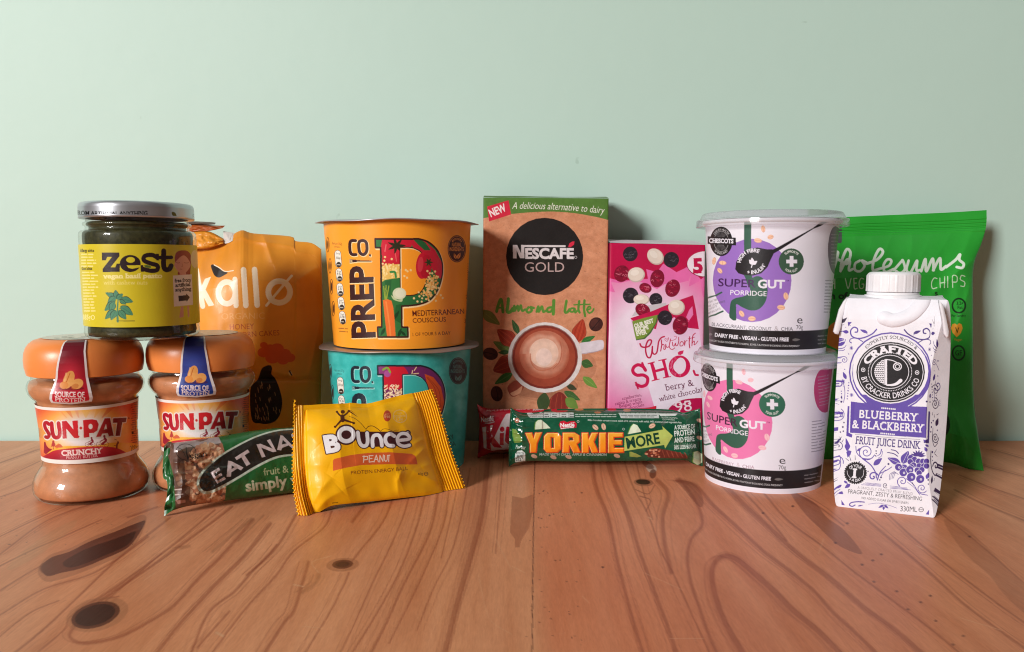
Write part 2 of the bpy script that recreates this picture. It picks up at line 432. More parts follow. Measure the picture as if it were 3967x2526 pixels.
# ------------------------------------------------------------------ the prints
def art_pesto(c):
    c.crop(50, 750, .424)
    dk = (44, 30, 34)
    c.poly([(812,540),(972,540),(975,572),(893,674),(935,674),(948,642),(978,642),(976,716),(820,718),(820,688),(905,580),(862,580),(848,612),(814,612)], dk)
    m = c.m_ell(1072, 640, 96, 78); m &= ~c.m_ell(1075, 607, 40, 26); m &= ~c.m_poly([(1038,657),(1180,655),(1175,668),(1150,676),(1090,688),(1056,680)])
    c.ink(m, dk)
    c.stroke([(1318,585),(1270,562),(1205,572),(1198,612),(1260,640),(1318,658),(1318,698),(1260,706),(1190,690)], 40, dk)
    c.poly([(1305,552),(1334,552),(1334,612),(1310,612)], dk); c.poly([(1166,655),(1192,655),(1196,716),(1168,716)], dk)
    c.ell(1232, 667, 34, 12, (90, 110, 50), 12)
    c.stroke([(1378,524),(1378,660),(1395,694),(1430,690),(1446,660)], 46, dk); c.stroke([(1320,586),(1448,584)], 34, dk)
    c.text('vegan basil pesto', 824, 774, 1365, 770, 40, (240, 226, 150), bold=.035, slab=True)
    c.text('with cashew nuts', 828, 830, 1230, 830, 36, (232, 216, 120), slab=True)
    pale = (238, 226, 150)
    c.text('Allergy advice', 612, 534, 742, 534, 26, dk, bold=.03, slab=True)
    for y in range(556, 668, 27): c.smallprint(628, y, 628 + rnd.randint(90, 130), y, 18, pale, .8)
    c.text('Good advice', 628, 697, 724, 697, 26, dk, bold=.03, slab=True)
    for y in range(720, 1090, 27): c.smallprint(634 + (y - 700)*.05, y, 640 + rnd.randint(90, 135), y, 18, pale, .8)
    c.text('185g', 640, 1148, 708, 1150, 44, pale, bold=.02); c.ring(730, 1130, 18, 22, 6, pale)
    g, ol = (78, 136, 104), (40, 62, 50)
    for L in ((962,960,845,905,46),(945,950,938,880,42),(950,965,1005,915,42),(940,945,865,1005,56),(990,955,1098,990,50),(975,972,1035,1012,30),(935,985,838,1070,58),
              (925,990,890,1078,56),(985,1030,1098,1108,66),(930,1060,842,1145,50),(940,1065,895,1155,50),(970,1065,1035,1148,52)):
        x0, y0, x1, y1, w = L; c.leaf(x0-2, y0-2, x1, y1, w + 12, ol); c.leaf(x0, y0, x1, y1, w, g, (58, 110, 84), 4)
    c.stroke([(958,1166),(955,1060),(962,960)], 22, g, w2=10); c.stroke([(975,1050),(1030,1028)], 8, g); c.stroke([(950,1162),(1112,1161)], 7, (110, 100, 40))
    skin, hair = (214, 150, 128), (150, 62, 52)
    c.poly([(1480,620),(1490,545),(1540,520),(1600,530),(1628,580),(1622,700),(1610,742),(1510,742),(1515,690)], hair, curve=True)
    c.poly([(1478,640),(1560,566),(1622,640),(1600,700),(1550,735),(1500,700)], skin, curve=True); c.poly([(1525,720),(1580,720),(1585,760),(1520,760)], skin)
    c.stroke([(1490,630),(1510,636),(1526,630)], 4, hair); c.stroke([(1565,632),(1590,636),(1606,628)], 4, hair); c.stroke([(1525,690),(1545,692)], 4, hair)
    c.stroke([(1545,640),(1552,665),(1540,668)], 4, (180, 105, 90))
    c.ell(1664, 598, 40, 80, (228, 206, 150)); c.poly([(1650,660),(1680,660),(1664,690)], (228, 206, 150))
    c.poly([(1463,750),(1635,738),(1646,1015),(1473,1031)], (232, 216, 206))
    for i, (t, x0, x1) in enumerate((('free from', 1478, 1628), ('artificial', 1484, 1624), ('anything', 1484, 1630))):
        c.text(t, x0, 812 + 41*i, x1, 802 + 41*i, 32, dk, bold=.035, slab=True)
    c.poly([(1512,934),(1582,928),(1582,912),(1617,945),(1588,990),(1586,976),(1515,984)], dk)
    c.poly([(1535,1030),(1558,1028),(1560,1125),(1520,1134)], skin); c.poly([(1590,1026),(1610,1024),(1612,1120),(1600,1130)], skin)

def art_lid_text(c):
    c.crop(50, 750, .424); dk = (30, 28, 32)
    c.text('FROM ARTIFICIAL ANYTHING', 560, 190, 1230, 194, 36, dk, bold=.02, slab=True, bend=8)
    c.leaf(1455, 168, 1500, 214, 34, (104, 88, 42)); c.text('FULL', 1645, 222, 1690, 222, 32, dk, slab=True)

def art_sunpat(c, kind):
    c.crop(100, 1480, .23487)
    W = (236, 226, 220)
    def glow(X, Y):
        t = np.clip(np.sqrt(((X - 980)/680)**2 + ((Y - 830)/400)**2), 0, 1.6)[:, None]
        t = np.clip((t - .5)/.95, 0, 1)
        a, b, d = np.array((240, 230, 228.)), np.array((244, 172, 84.)), np.array((214, 84, 54.))
        return np.where(t < .5, a + (b - a)*t*2, b + (d - b)*(t*2 - 1))
    m = c.m_uv(0, .055, 1, .93); c.ink(m, glow)
    c.clip = m
    for x0, x1, q in ((560,700,(226,110,60)),(880,1120,(240,186,80)),(440,500,(236,150,90)),(1180,1290,(238,170,70)),(1380,1520,(214,84,46)),(760,850,(232,150,120))):
        c.poly([(x0,380),(x1,380),((x0 + x1)/2*.6 + 400, 590),((x0 + x1)/2*.6 + 380, 590)], q, .55)
    hill = smooth([(380,1130),(600,1060),(800,1055),(1000,1050),(1200,1040),(1400,1000),(1700,1000),(1880,1020)])
    c.poly(np.vstack((hill, [(1880,1300),(300,1300)])), (240, 176, 60))
    c.poly([(470,1060),(540,1010),(600,1050),(500,1110)], (236, 150, 50))
    red = lambda X, Y: np.stack((np.interp(Y, (1050, 1300), (206, 150)), np.interp(Y, (1050, 1300), (52, 20)), np.interp(Y, (1050, 1300), (60, 42))), -1)
    c.poly(np.vstack((smooth([(280,1230),(360,1180),(480,1125),(700,1095),(1000,1068),(1300,1060),(1500,1085),(1620,1140),(1680,1175)]), [(1700,1220),(1500,1290),(900,1340),(300,1300)])), red)
    dr = (150, 34, 52)
    c.poly([(295,1160),(300,990),(320,980),(345,1050),(380,1090),(440,1110),(330,1190)], dr)
    for x, y in ((450,960),):
        for k in range(4): c.poly([(x,y + 22*k - 8),(x + 30 + 9*k,y + 30 + 24*k),(x - 22 - 7*k,y + 32 + 24*k)], (176, 62, 60))
        c.stroke([(x + 4,y + 80),(x + 8,y + 150)], 10, (176, 62, 60), False)
    c.poly([(490,1060),(520,1030),(570,1025),(610,1070),(580,1080),(500,1080)], (206, 96, 62), curve=True)
    for bx, by, k in ((1060,1030,1.), (1265,1028,1.25)):
        for q in (-1, 1): c.ring(bx + q*50*k, by, 34*k, 34*k, 6, dr)
        c.stroke([(bx - 50*k,by),(bx - 10,by - 10),(bx + 50*k,by)], 9, dr, False); c.stroke([(bx - 5,by - 10),(bx + 45*k,by - 50*k),(bx + 28*k,by - 82*k)], 30*k, dr)
        c.stroke([(bx + 30*k,by - 70*k),(bx - 30*k,by - 40*k)], 12*k, dr, False); c.ell(bx + 24*k, by - 108*k, 15*k, 17*k, dr); c.stroke([(bx + 30*k,by - 40*k),(bx + 5,by + 5)], 16*k, dr, False)
    c.stroke([(1500,1085),(1505,1030),(1525,1000)], 26, (120, 40, 40)); c.ell(1520, 990, 14, 14, (120, 40, 40)); c.stroke([(1460,1045),(1495,1050)], 9, (120, 40, 40)); c.stroke([(1460,940),(1500,955)], 7, (120, 60, 50))
    rr = lambda X, Y: np.stack((np.interp(X, (300,800,1100,1650), (170,214,206,110)), np.interp(X, (300,800,1100,1650), (24,40,34,24)), np.interp(X, (300,800,1100,1650), (46,50,44,34))), -1)  # red print gradient, with shade painted into its dark right end
    L = c.m_stroke([(380,700),(350,672),(315,680),(318,750),(360,820),(385,870),(360,915),(328,905)], 58)
    L |= c.m_stroke([(425,680),(440,830),(470,905),(530,912),(560,850),(540,680)], 66) 
    L |= c.m_poly([(596,650),(670,640),(782,780),(768,642),(858,634),(866,880),(890,895),(870,926),(800,925),(668,770),(676,930),(608,936)])
    P = c.m_poly([(945,630),(1090,615),(1170,630),(1204,700),(1180,800),(1120,840),(1048,845),(1048,908),(956,922)]) & ~c.m_ell(1068, 735, 34, 44)
    A = c.m_poly([(1158,908),(1300,600),(1390,596),(1448,885),(1370,895),(1350,840),(1262,855),(1238,900)]) & ~c.m_poly([(1288,785),(1322,690),(1340,775)])
    T = c.m_poly([(1440,600),(1664,588),(1650,660),(1592,668),(1552,886),(1480,890),(1508,672),(1436,676)])
    L |= P | A | T
    c.ink(c.grow(L, 5), W); c.ink(L, rr); c.ell(908, 760, 24, 24, (206, 60, 50)); c.ell(1700, 598, 12, 12, (120, 40, 40))
    if kind == 'crunchy': c.text('CRUNCHY', 588, 1212, 1272, 1166, 84, (240, 214, 208), bold=.03, slab=True, bend=8)
    c.text('PEANUT BUTTER', 664, 1268, 1188, 1228, 44, (226, 180, 176), slab=True, bend=6)
    br = (92, 40, 22)
    for y in range(340, 1010, 36): c.smallprint(1770 - rnd.randint(0, 40), y + 8, 1890, y - 14, 20, br, .75)
    c.poly([(1744,820),(1778,812),(1780,855),(1746,862)], (50, 24, 20)); c.text('200g', 1736, 1136, 1858, 1104, 84, (70, 34, 24), bold=-.005)
    c.clip = None

def art_strip(c, a, b):
    """The paper seal over the lid; a, b its two inks."""
    def g(X, Y):
        t = np.clip((Y - 150)/450, 0, 1)[:, None]; t2 = np.clip(1 - np.hypot((X - 445)/120, (Y - 400)/150), 0, 1)[:, None]
        q = np.array(a)*(1 - t) + np.array(b)*t
        return q + (np.array(b) + 40 - q)*t2*.6
    c.crop(50, 1250, .5023)
    U = c.m_uv(.075, 0, .925, .965)
    c.ink(c.m_uv(0, 0, 1, 1), (225, 215, 215)); c.ink(U, g)
    c.clip = U
    nut, nd = (226, 160, 88), (190, 96, 40)
    c.ell(450, 506, 100, 16, (70, 14, 20), alpha=.6)
    c.ell(430, 440, 40, 72, nut, 22); c.stroke([(440,390),(420,440),(400,490)], 6, nd); c.ell(395, 482, 34, 28, (222, 140, 64), -10); c.ell(495, 472, 48, 38, nut, -25); c.ell(478, 492, 30, 20, nd, -25, .6)
    c.stroke([(412,392),(398,450)], 14, (240, 190, 130), alpha=.6)
    w = (238, 216, 214)
    c.text('SOURCE OF', 324, 572, 550, 574, 40, w, bold=.02, slab=True); c.text('PROTEIN', 326, 604, 556, 606, 32, w, bold=.0, slab=True, bend=10)
    c.clip = None

def art_kallo(c):
    c.crop(700, 820, .5742)
    def base(X, Y):
        n = fbm(X/180, Y/180, 3, 3)[:, None]
        return np.array((226, 146, 42.)) + n*np.array((7, 8, 6))
    c.ink(c.m_uv(0, 0, 1, 1), base)
    w = (244, 226, 200)
    c.stroke([(108,395),(150,640)], 34, w, False)
    c.poly([(125,545),(165,455),(205,440),(158,555)], w); c.poly([(138,545),(165,520),(228,632),(190,640)], w)
    c.ink((c.m_ell(312, 548, 75, 92) & ~c.m_ell(312, 548, 38, 55)) | c.m_stroke([(366,455),(374,635)], 34, False), w)
    c.stroke([(424,392),(440,634)], 37, w, False); c.stroke([(498,390),(516,632)], 37, w, False)
    c.ring(664, 542, 92, 92, 38, w); c.stroke([(578,634),(748,434)], 17, w, False)
    c.poly([(205,365),(222,357),(250,372),(285,402),(318,412),(290,432),(258,446),(230,432),(214,400)], (34, 26, 24), curve=True)
    c.stroke([(226,360),(262,380),(300,404),(356,398)], 6, w)
    c.text('ORGANIC', 276, 728, 566, 722, 42, (236, 172, 96), bold=-.012)
    c.text('HONEY', 332, 796, 496, 790, 36, (176, 72, 24)); c.text('CORN CAKES', 380, 850, 666, 834, 36, (176, 72, 24))
    f = (212, 84, 28)
    for x, y, r in ((560,950,42),(600,930,44),(650,925,46),(700,960,44),(735,985,38),(690,1000,40),(620,985,50),(560,900,26)): c.ell(x, y, r, r*.8, f)
    blk = (30, 22, 20)
    c.poly([(545,1062),(575,1040),(604,1036),(616,1056),(613,1095),(640,1130),(668,1200),(684,1280),(672,1360),(640,1410),(590,1430),(540,1428),(480,1400),(470,1200),(520,1130)], blk, curve=True)
    for i in range(46):
        a = rnd.uniform(0, 1); x = 500 + rnd.uniform(0, 165); y = 1140 + rnd.uniform(0, 260)
        if ((x - 575)/95)**2 + ((y - 1290)/150)**2 < 1: c.stroke([(x, y),(x + 5, y + 22)], 4, (190, 150, 110), False, alpha=.75)
    c.stroke([(735,1075),(748,1100)], 12, blk); c.stroke([(728,1085),(740,1108)], 5, (230, 190, 130)); c.stroke([(742,1078),(752,1098)], 4, (230, 190, 130))

PREP_O = {'base': (252, 160, 44), 'ink': (58, 26, 26), 'halo': (255, 226, 170), 'txt': (96, 34, 24)}
PREP_T = {'base': (58, 178, 172), 'ink': (24, 36, 48), 'halo': (160, 220, 216), 'txt': (22, 46, 50)}
def art_prep(c, k, teal=False):
    c.crop(1220, 830, .4239)
    base, ink, halo, txt = k['base'], k['ink'], k['halo'], k['txt']
    if teal: c.ink(c.m_uv(0, 0, 1, 1), lambda X, Y: np.array(base, float) + (fbm(X/60, Y/60, 9, 4)[:, None]*np.array((16, 12, 12.))))
    O = (22, 1160) if teal else (0, 0)
    s = lambda pts: [(x + O[0], y + O[1]) for x, y in pts]
    def two(m):
        d = 2
        q = np.zeros_like(m); q[d:, d:] = m[:-d, :-d]; c.ink(c.grow(q, 1.5), halo); c.ink(m, ink)
    m = c.m_stroke(s([(372,243),(335,243),(320,268),(322,340),(340,368),(376,370)]), 29)
    m |= c.m_stroke(s([(437,242),(470,262),(474,335),(444,370),(408,345),(402,262)]), 29, closed=True)
    m |= c.m_poly(s([(495,367),(512,367),(512,386),(495,386)]))
    m |= c.m_poly(s([(372,421),(518,424),(518,434),(372,435)])) | c.m_stroke(s([(352,428),(375,428)]), 24)
    for q in (-14, -5, 5, 14): m |= c.m_stroke(s([(318,427 + q),(352,428 + q*.8)]), 5, False)
    two(m)
    x0, y0, x1, y1 = (547,1125,522,468)
    m = c.m_text('PREP', x0 + O[0], y0 + O[1], x1 + O[0], y1 + O[1], 205, bold=.035, h1=203)
    two(m)
    out = [(550,225)] + list(smooth([(905,226),(960,228),(1050,262),(1130,345),(1166,460),(1160,580),(1120,700),(1050,785),(960,822),(870,836)])) + [(795,840),(795,1030),(850,1030),(852,1122),(575,1122),(572,1030),(610,1030),(600,308),(552,308)]
    inn = [(782,310),(850,308)] + list(smooth([(900,314),(960,345),(1005,410),(1020,520),(1010,620),(970,700),(910,732),(850,738)])) + [(785,735)]
    Po, Pi = c.m_poly(s(out)), c.m_poly(s(inn)); P = Po & ~Pi
    g = c.grow(Po, 5)
    q = np.zeros_like(P); q[6:, 4:] = g[:-6, :-4]; c.ink(q, halo)
    c.ink(c.grow(Po, 4), ink); c.ink(Pi, halo); q = np.zeros_like(P); q[5:, 5:] = Pi[:-5, :-5]; c.ink(Pi & q, base)
    P = ~c.grow(~P, 5)
    S = lambda *p: s(list(p))
    if not teal:
        c.clip = P
        c.ink(P, (44, 112, 62)); c.poly([(600,225),(900,225),(880,300),(790,310),(785,480),(610,470),(615,380)], (204, 32, 54)); c.ell(690, 320, 90, 110, (214, 40, 62)); c.poly([(860,228),(1000,240),(1100,330),(1170,460),(1165,590),(1120,580),(1010,400),(900,310)], (200, 34, 56))
        c.poly([(900,232),(960,228),(1010,260),(1060,330),(1000,330),(950,285)], (40, 100, 56)); c.poly([(555,230),(615,232),(600,305),(555,300)], (50, 120, 66))
        for a in range(0, 360, 51): c.leaf(745, 290, 745 + 85*math.cos(math.radians(a)), 290 + 75*math.sin(math.radians(a)), 26, (46, 48, 30))
        c.stroke([(650,280),(640,340)], 10, (240, 130, 130), alpha=.7); c.stroke([(735,360),(745,430)], 8, (240, 130, 120), alpha=.6)
        c.poly([(615,470),(780,455),(790,600),(615,615)], (232, 190, 96))
        for i in range(90): c.ell(rnd.uniform(615, 790), rnd.uniform(450, 600), 9, 9, rnd.choice(((250,216,138),(246,204,118),(238,190,100),(252,226,160))))
        c.poly([(600,630),(640,600),(700,590),(780,580),(790,1120),(600,1120)], (52, 118, 62)); c.poly([(640,610),(700,600),(690,760),(640,740)], (40, 100, 54)); c.poly([(740,830),(790,820),(790,1000),(720,960)], (36, 96, 50))
        c.leaf(720, 960, 770, 880, 30, (24, 64, 36)); c.leaf(640, 1040, 600, 1110, 30, (24, 70, 40)); c.leaf(760, 1120, 790, 1040, 30, (24, 64, 36)); c.leaf(830, 1110, 780, 1060, 24, (24, 64, 36))
        c.poly([(622,785),(660,775),(700,790),(716,850),(728,960),(738,1120),(660,1120),(640,960)], (236, 116, 48)); c.stroke([(650,800),(680,1000),(690,1110)], 14, (246, 150, 76), alpha=.7)
        for p in ([(640,775),(628,660)],[(648,775),(650,650)],[(655,775),(676,655)]): c.stroke(p, 9, (150, 170, 60), False)
        c.stroke([(655,700),(640,680)], 6, (150, 170, 60), False)
        c.clip = None
        c.stroke([(690,528),(730,530),(740,575)], 20, (60, 140, 70)); c.ell(772, 725, 62, 54, (216, 220, 186)); c.ell(778, 722, 44, 40, (226, 228, 200)); c.poly([(700,740),(760,785),(800,770),(790,800),(720,780)], (190, 206, 156), curve=True)
        c.ell(985, 470, 62, 122, (206, 30, 54), 4); c.ell(1015, 480, 52, 110, (190, 26, 48), 4); c.ell(965, 460, 26, 70, (216, 62, 74), 6)
        for a in range(0, 360, 60): c.leaf(1040, 440, 1040 + 40*math.cos(math.radians(a)), 440 + 42*math.sin(math.radians(a)), 16, (44, 66, 36))
        for i in range(120):
            t = rnd.random(); x = 1080 - 60*t + rnd.gauss(0, 34); y = 590 + 170*t + rnd.gauss(0, 22)
            c.ell(x, y, 9, 9, rnd.choice(((246,200,120),(240,184,100),(250,214,150),(232,164,84))))
        for x, y in ((1028,520),(1098,524),(1124,573),(905,768),(937,797),(955,750),(1050,540),(1072,540),(640,392),(702,410),(634,425),(830,510),(876,512),(846,522),(842,580),(818,565),(1105,790),(1150,740),(1168,765)): c.ell(x, y, 10, 10, (248, 214, 146))
        c.text('MEDITERRANEAN', 892, 932, 1366, 908, 52, txt, bold=.012, h1=46); c.text('COUSCOUS', 894, 992, 1198, 980, 42, txt, bold=.01); c.text('1 OF YOUR 5 A DAY', 894, 1112, 1240, 1098, 30, txt, bold=.005)
        bad = (66, 26, 20); bt = (236, 150, 70)
    else:
        c.crop(1220 + 22*.4239, 830 + 1160*.4239, .4239); c.clip = P
        c.ink(P, (110, 40, 100)); c.ell(720, 380, 130, 170, (204, 28, 50)); c.poly([(560,225),(640,228),(640,300),(600,320),(555,305)], (140, 60, 120)); c.ell(640, 300, 30, 30, (170, 80, 150))
        c.stroke([(600,262),(640,245),(665,285)], 18, (134, 170, 60))
        c.poly([(980,300),(1060,330),(1130,420),(1160,560),(1140,660),(1060,700),(1040,560),(1010,420)], (206, 84, 38)); c.stroke([(1000,330),(1080,450),(1090,640)], 6, (160, 56, 30)); c.stroke([(1010,330),(1110,450),(1125,600)], 5, (160, 56, 30))
        c.poly([(1140,640),(1170,640),(1100,780),(1000,800),(1060,700)], (110, 36, 90))
        c.poly([(600,440),(800,440),(800,720),(600,720)], (120, 44, 96))
        for i in range(110):
            x, y, a = rnd.uniform(605, 790), rnd.uniform(405, 620), rnd.uniform(0, 3.1)
            c.stroke([(x - 11*math.cos(a), y - 11*math.sin(a)),(x + 11*math.cos(a), y + 11*math.sin(a))], 9, rnd.choice(((248,214,176),(240,196,150),(252,228,200))), False)
        c.clip = None
        for p in ([(885,270),(905,240)],[(880,300),(925,295)],[(865,300),(870,270)]): c.stroke(p, 8, (240, 210, 160), False)
        c.crop(1100, 1450, .3718); c.text('RY', 1722, 692, 1778, 672, 52, txt); c.text('OA', 1732, 756, 1792, 742, 48, txt); c.crop(1220, 830, .4239)
        bad = (22, 44, 48); bt = (70, 130, 128)
    cx, cy = (1297, 317) if not teal else (1307, 1432)
    c.ell(cx, cy, 84, 124, bad); c.ring(cx, cy, 78, 116, 3, bt)
    c.arc('MADE WITH', cx, cy, 52, 82, -44, 44, 18, bt, bold=.02)
    c.text('NATURAL', cx - 46, cy - 22, cx + 42, cy - 20, 34, bt, bold=.02); c.text('INGREDIENTS', cx - 66, cy + 18, cx + 62, cy + 20, 32, bt, bold=.02)
    c.leaf(cx - 5, cy + 92, cx - 26, cy + 42, 26, bt, bad); c.leaf(cx + 5, cy + 92, cx + 32, cy + 36, 30, bt, bad)
    # nutrition pills down the left
    tp = 'Each pot (251g)' if teal else 'Each pot (252g)'
    c.text(tp, *s([(158,276)])[0], *s([(246,282)])[0], 20, txt); c.text('contains', *s([(176,304)])[0], *s([(226,308)])[0], 17, txt)
    pill = (232, 226, 214)
    for i, (x, y, w1, w2) in enumerate(((212,408,'Energy','310 kcal'),(222,555,'Fat','9.3g'),(230,690,'Saturates','2.5g'),(240,815,'Sugars','11g'),(252,945,'Salt','0.78g'))):
        hh = 78 if i == 0 else 60; p = s([(x - 4, y - hh + 28),(x + 4, y + hh - 28)])
        c.stroke(p, 62, (40, 24, 20), False); c.stroke(p, 54, pill, False)
        xx, yy = x + O[0], y + O[1]
        c.text(w1, xx - 20, yy - hh + 36, xx + 18, yy - hh + 38, 16, (40, 24, 20)); c.text(w2, xx - 20, yy + 2, xx + 20, yy + 4, 22, (40, 24, 20), bold=.02)
        c.ell(xx + 5, yy + hh - 26, 22, 24, (40, 24, 20)); c.smallprint(xx - 8, yy + hh - 24, xx + 18, yy + hh - 23, 12, pill)
    c.smallprint(*s([(218,1040)])[0], *s([(298,1046)])[0], 15, txt); c.smallprint(*s([(226,1068)])[0], *s([(298,1074)])[0], 15, txt)
    for i, (x, y) in enumerate(((118,280),(138,472),(152,662),(168,862))): c.ring(*s([(x, y)])[0], 15, 70, 6, (54, 26, 30)); c.ell(*s([(x, y)])[0], 6, 40, (54, 26, 30))
    for y in list(range(455, 600, 20)) + list(range(740, 850, 19)) + list(range(955, 1070, 19)): c.smallprint(*s([(1398 - (y - 450)*.03, y)])[0], *s([(1424, y - 2)])[0], 15, txt)
    c.text('2', *s([(1380,772)])[0], *s([(1392,771)])[0], 36, txt); c.text('3', *s([(1366,990)])[0], *s([(1378,989)])[0], 36, txt)

def art_coffee(c):
    c.crop(1840, 730, .5803)
    kraft = np.array((208, 142, 106.))
    c.ink(c.m_uv(0, 0, 1, 1), lambda X, Y: kraft + fbm(X/30, Y/22, 21, 3)[:, None]*7 + (fbm(X/5, Y/3.4, 22, 2)[:, None])*5)
    for i in range(260):
        x, y = rnd.uniform(50, 890), rnd.uniform(160, 1500); a = rnd.uniform(-.6, .6); l = rnd.uniform(2, 7)
        c.stroke([(x, y),(x + l*math.cos(a), y + l*math.sin(a))], rnd.uniform(1.5, 3.2), rnd.choice(((140,86,60),(120,72,54),(160,104,78),(226,172,136))), False, alpha=.7)
    c.poly([(30,30)] + [(920,30),(920,222)] + list(smooth([(893,213),(800,190),(650,165),(500,156),(330,164),(180,180),(55,200),(20,206)])), (86, 126, 54))
    c.poly([(82,122),(225,80),(242,175),(95,222)], (206, 34, 60)); c.text('NEW', 108, 192, 214, 148, 50, (244, 226, 224), bold=.03)
    c.text('A delicious alternative to dairy', 248, 138, 858, 170, 46, (238, 236, 222), shear=.2, bend=-10, bold=-.005)
    blk = (30, 25, 24)
    c.ell(465, 455, 257, 258, blk)
    w = (226, 218, 220)
    c.poly([(254,378),(282,378),(308,434),(308,378),(598,380),(606,382),(603,392),(330,392),(330,467),(302,467),(278,412),(278,467),(254,467)], w)
    c.text('ESCAFE', 336, 468, 660, 468, 66, w, bold=.042)
    c.poly([(622,392),(630,368),(648,356),(664,354),(660,376),(640,392)], (216, 40, 70)); c.ring(672, 460, 9, 9, 2, w)
    c.text('GOLD', 333, 557, 595, 557, 64, (196, 168, 164), bold=-.004)
    c.crop(1860, 1120, .3131)
    gr = (88, 140, 52)
    def br(p, w): c.stroke(p, w*1.25, gr)
    br([(206,278),(225,200),(258,125),(275,200),(285,285)], 30); br([(215,235),(278,228)], 18)
    br([(350,120),(345,200),(335,275),(370,285),(405,240)], 32)
    br([(410,275),(425,205),(430,270),(465,205),(475,270),(505,200),(520,270),(560,250)], 22)
    br([(600,225),(575,265),(600,290),(640,265),(625,225),(665,235)], 24); br([(700,280),(720,215),(725,280),(765,215),(780,280),(810,270)], 24)
    br([(880,225),(840,235),(830,275),(870,280),(900,240)], 24); br([(912,140),(908,230),(905,310)], 32)
    br([(1068,145),(1055,220),(1050,285),(1080,285),(1105,250)], 26); br([(1165,240),(1125,240),(1115,275),(1150,280),(1172,245),(1175,290),(1200,270)], 20)
    br([(1225,150),(1215,250),(1230,290)], 24); br([(1290,140),(1285,250),(1298,335)], 24); br([(1160,195),(1360,188)], 14)
    br([(1320,260),(1365,240),(1350,215),(1322,250),(1345,295),(1385,280),(1405,245)], 18)
    dl, ll = (56, 104, 50), (110, 144, 62)
    c.leaf(15, 265, 245, 440, 130, (112, 120, 56), (140, 146, 80), 4); c.leaf(480, 560, 398, 378, 76, (58, 92, 48), (96, 130, 76), 4)
    sh = (120, 66, 46)
    c.ell(780, 1200, 430, 150, sh, 0, .35); c.ell(690, 1290, 300, 90, sh, 10, .25); c.ell(1250, 960, 190, 180, sh, 0, .25)
    c.leaf(370, 760, 165, 650, 110, (96, 118, 58), (130, 150, 84), 3); c.leaf(360, 780, 225, 785, 60, (44, 80, 42), (80, 110, 64), 3)
    def almond(x0, y0, x1, y1, w, col=(158, 56, 36)):
        c.leaf(x0, y0, x1, y1, w*1.06, (120, 40, 30)); m = c.leaf(x0, y0, x1, y1, w, col); d = np.array((x1 - x0, y1 - y0)); n = np.array((-d[1], d[0]))/np.hypot(*d)
        o = c.clip; c.clip = m
        for k in range(-3, 4): c.stroke([(x0 + n[0]*k*w*.11 + d[0]*.1, y0 + n[1]*k*w*.11 + d[1]*.1),(x0 + d[0]*.5 + n[0]*k*w*.15, y0 + d[1]*.5 + n[1]*k*w*.15),(x1 + n[0]*k*w*.06 - d[0]*.05, y1 + n[1]*k*w*.06 - d[1]*.05)], 6, (190, 84, 56) if k % 2 else (128, 40, 30), alpha=.7)
        c.clip = o
    almond(440, 690, 215, 500, 190); almond(1190, 660, 1270, 372, 170, (176, 58, 34)); almond(450, 880, 165, 1010, 230, (142, 48, 34)); almond(985, 1270, 960, 1620, 240, (136, 46, 38))
    c.leaf(1250, 660, 1420, 582, 74, (48, 110, 48), (90, 150, 80), 3); c.leaf(1250, 900, 1395, 950, 110, (60, 96, 46), (90, 130, 70), 3); c.leaf(400, 1040, 183, 1172, 104, (54, 104, 44), (100, 150, 80), 4)
    c.leaf(1270, 1085, 1445, 1222, 96, (108, 146, 62), (150, 180, 96), 3); c.leaf(1070, 1190, 1195, 1240, 70, (60, 66, 44)); c.leaf(1040, 1265, 1235, 1375, 90, (66, 104, 52), (100, 130, 80), 3)
    c.leaf(1060, 1350, 1210, 1480, 130, (108, 140, 60)); c.leaf(800, 1280, 760, 1560, 160, (62, 80, 44))
    def bean(x, y, rx, ry, rot):
        c.ell(x, y, rx, ry, (66, 32, 28), rot); c.ell(x - rx*.2, y - ry*.2, rx*.6, ry*.55, (92, 48, 40), rot, .6); a = math.radians(rot)
        c.stroke([(x - rx*.9*math.cos(a), y - rx*.9*math.sin(a)),(x + 6, y - 4),(x + rx*.9*math.cos(a), y + rx*.9*math.sin(a))], 9, (36, 16, 16))
    bean(130, 800, 94, 76, 15); bean(208, 1292, 96, 74, 80); bean(1432, 436, 90, 84, -50)
    c.poly([(345,1200),(440,1130),(560,1170),(480,1300),(400,1330),(350,1270)], (150, 66, 48), curve=True); c.poly([(375,1290),(450,1250),(520,1200),(500,1280),(420,1320)], (214, 150, 116), curve=True)
    c.poly([(1220,680),(1350,650),(1490,628),(1528,660),(1515,745),(1420,770),(1260,800)], (216, 206, 214), curve=True); c.stroke([(1260,800),(1420,775),(1515,745)], 10, (176, 156, 164))
    c.ell(803, 846, 458, 436, (222, 214, 212)); c.ell(800, 838, 412, 396, (150, 120, 112)); c.ell(802, 842, 402, 390, (158, 68, 46)); c.ring(802, 842, 402, 390, 26, (128, 46, 34))
    def foam(X, Y):
        r = np.hypot((X - 800)/300, (Y - 800)/290); a = np.arctan2(Y - 800, X - 800)
        q = r + .07*a/math.pi + .05*vnoise(X/90, Y/90, 5)
        k = np.clip(1.35 - q*1.15, 0, 1); band = .16*np.sin(q*22 + a)
        k = np.clip(k + band*np.clip(1.3 - q, 0, 1)*np.clip(q*1.6, 0, 1), 0, 1)[:, None]
        return np.array((166, 76, 50.))*(1 - k) + np.array((236, 196, 172.))*k
    c.ink(c.m_ell(795, 812, 310, 300), foam)
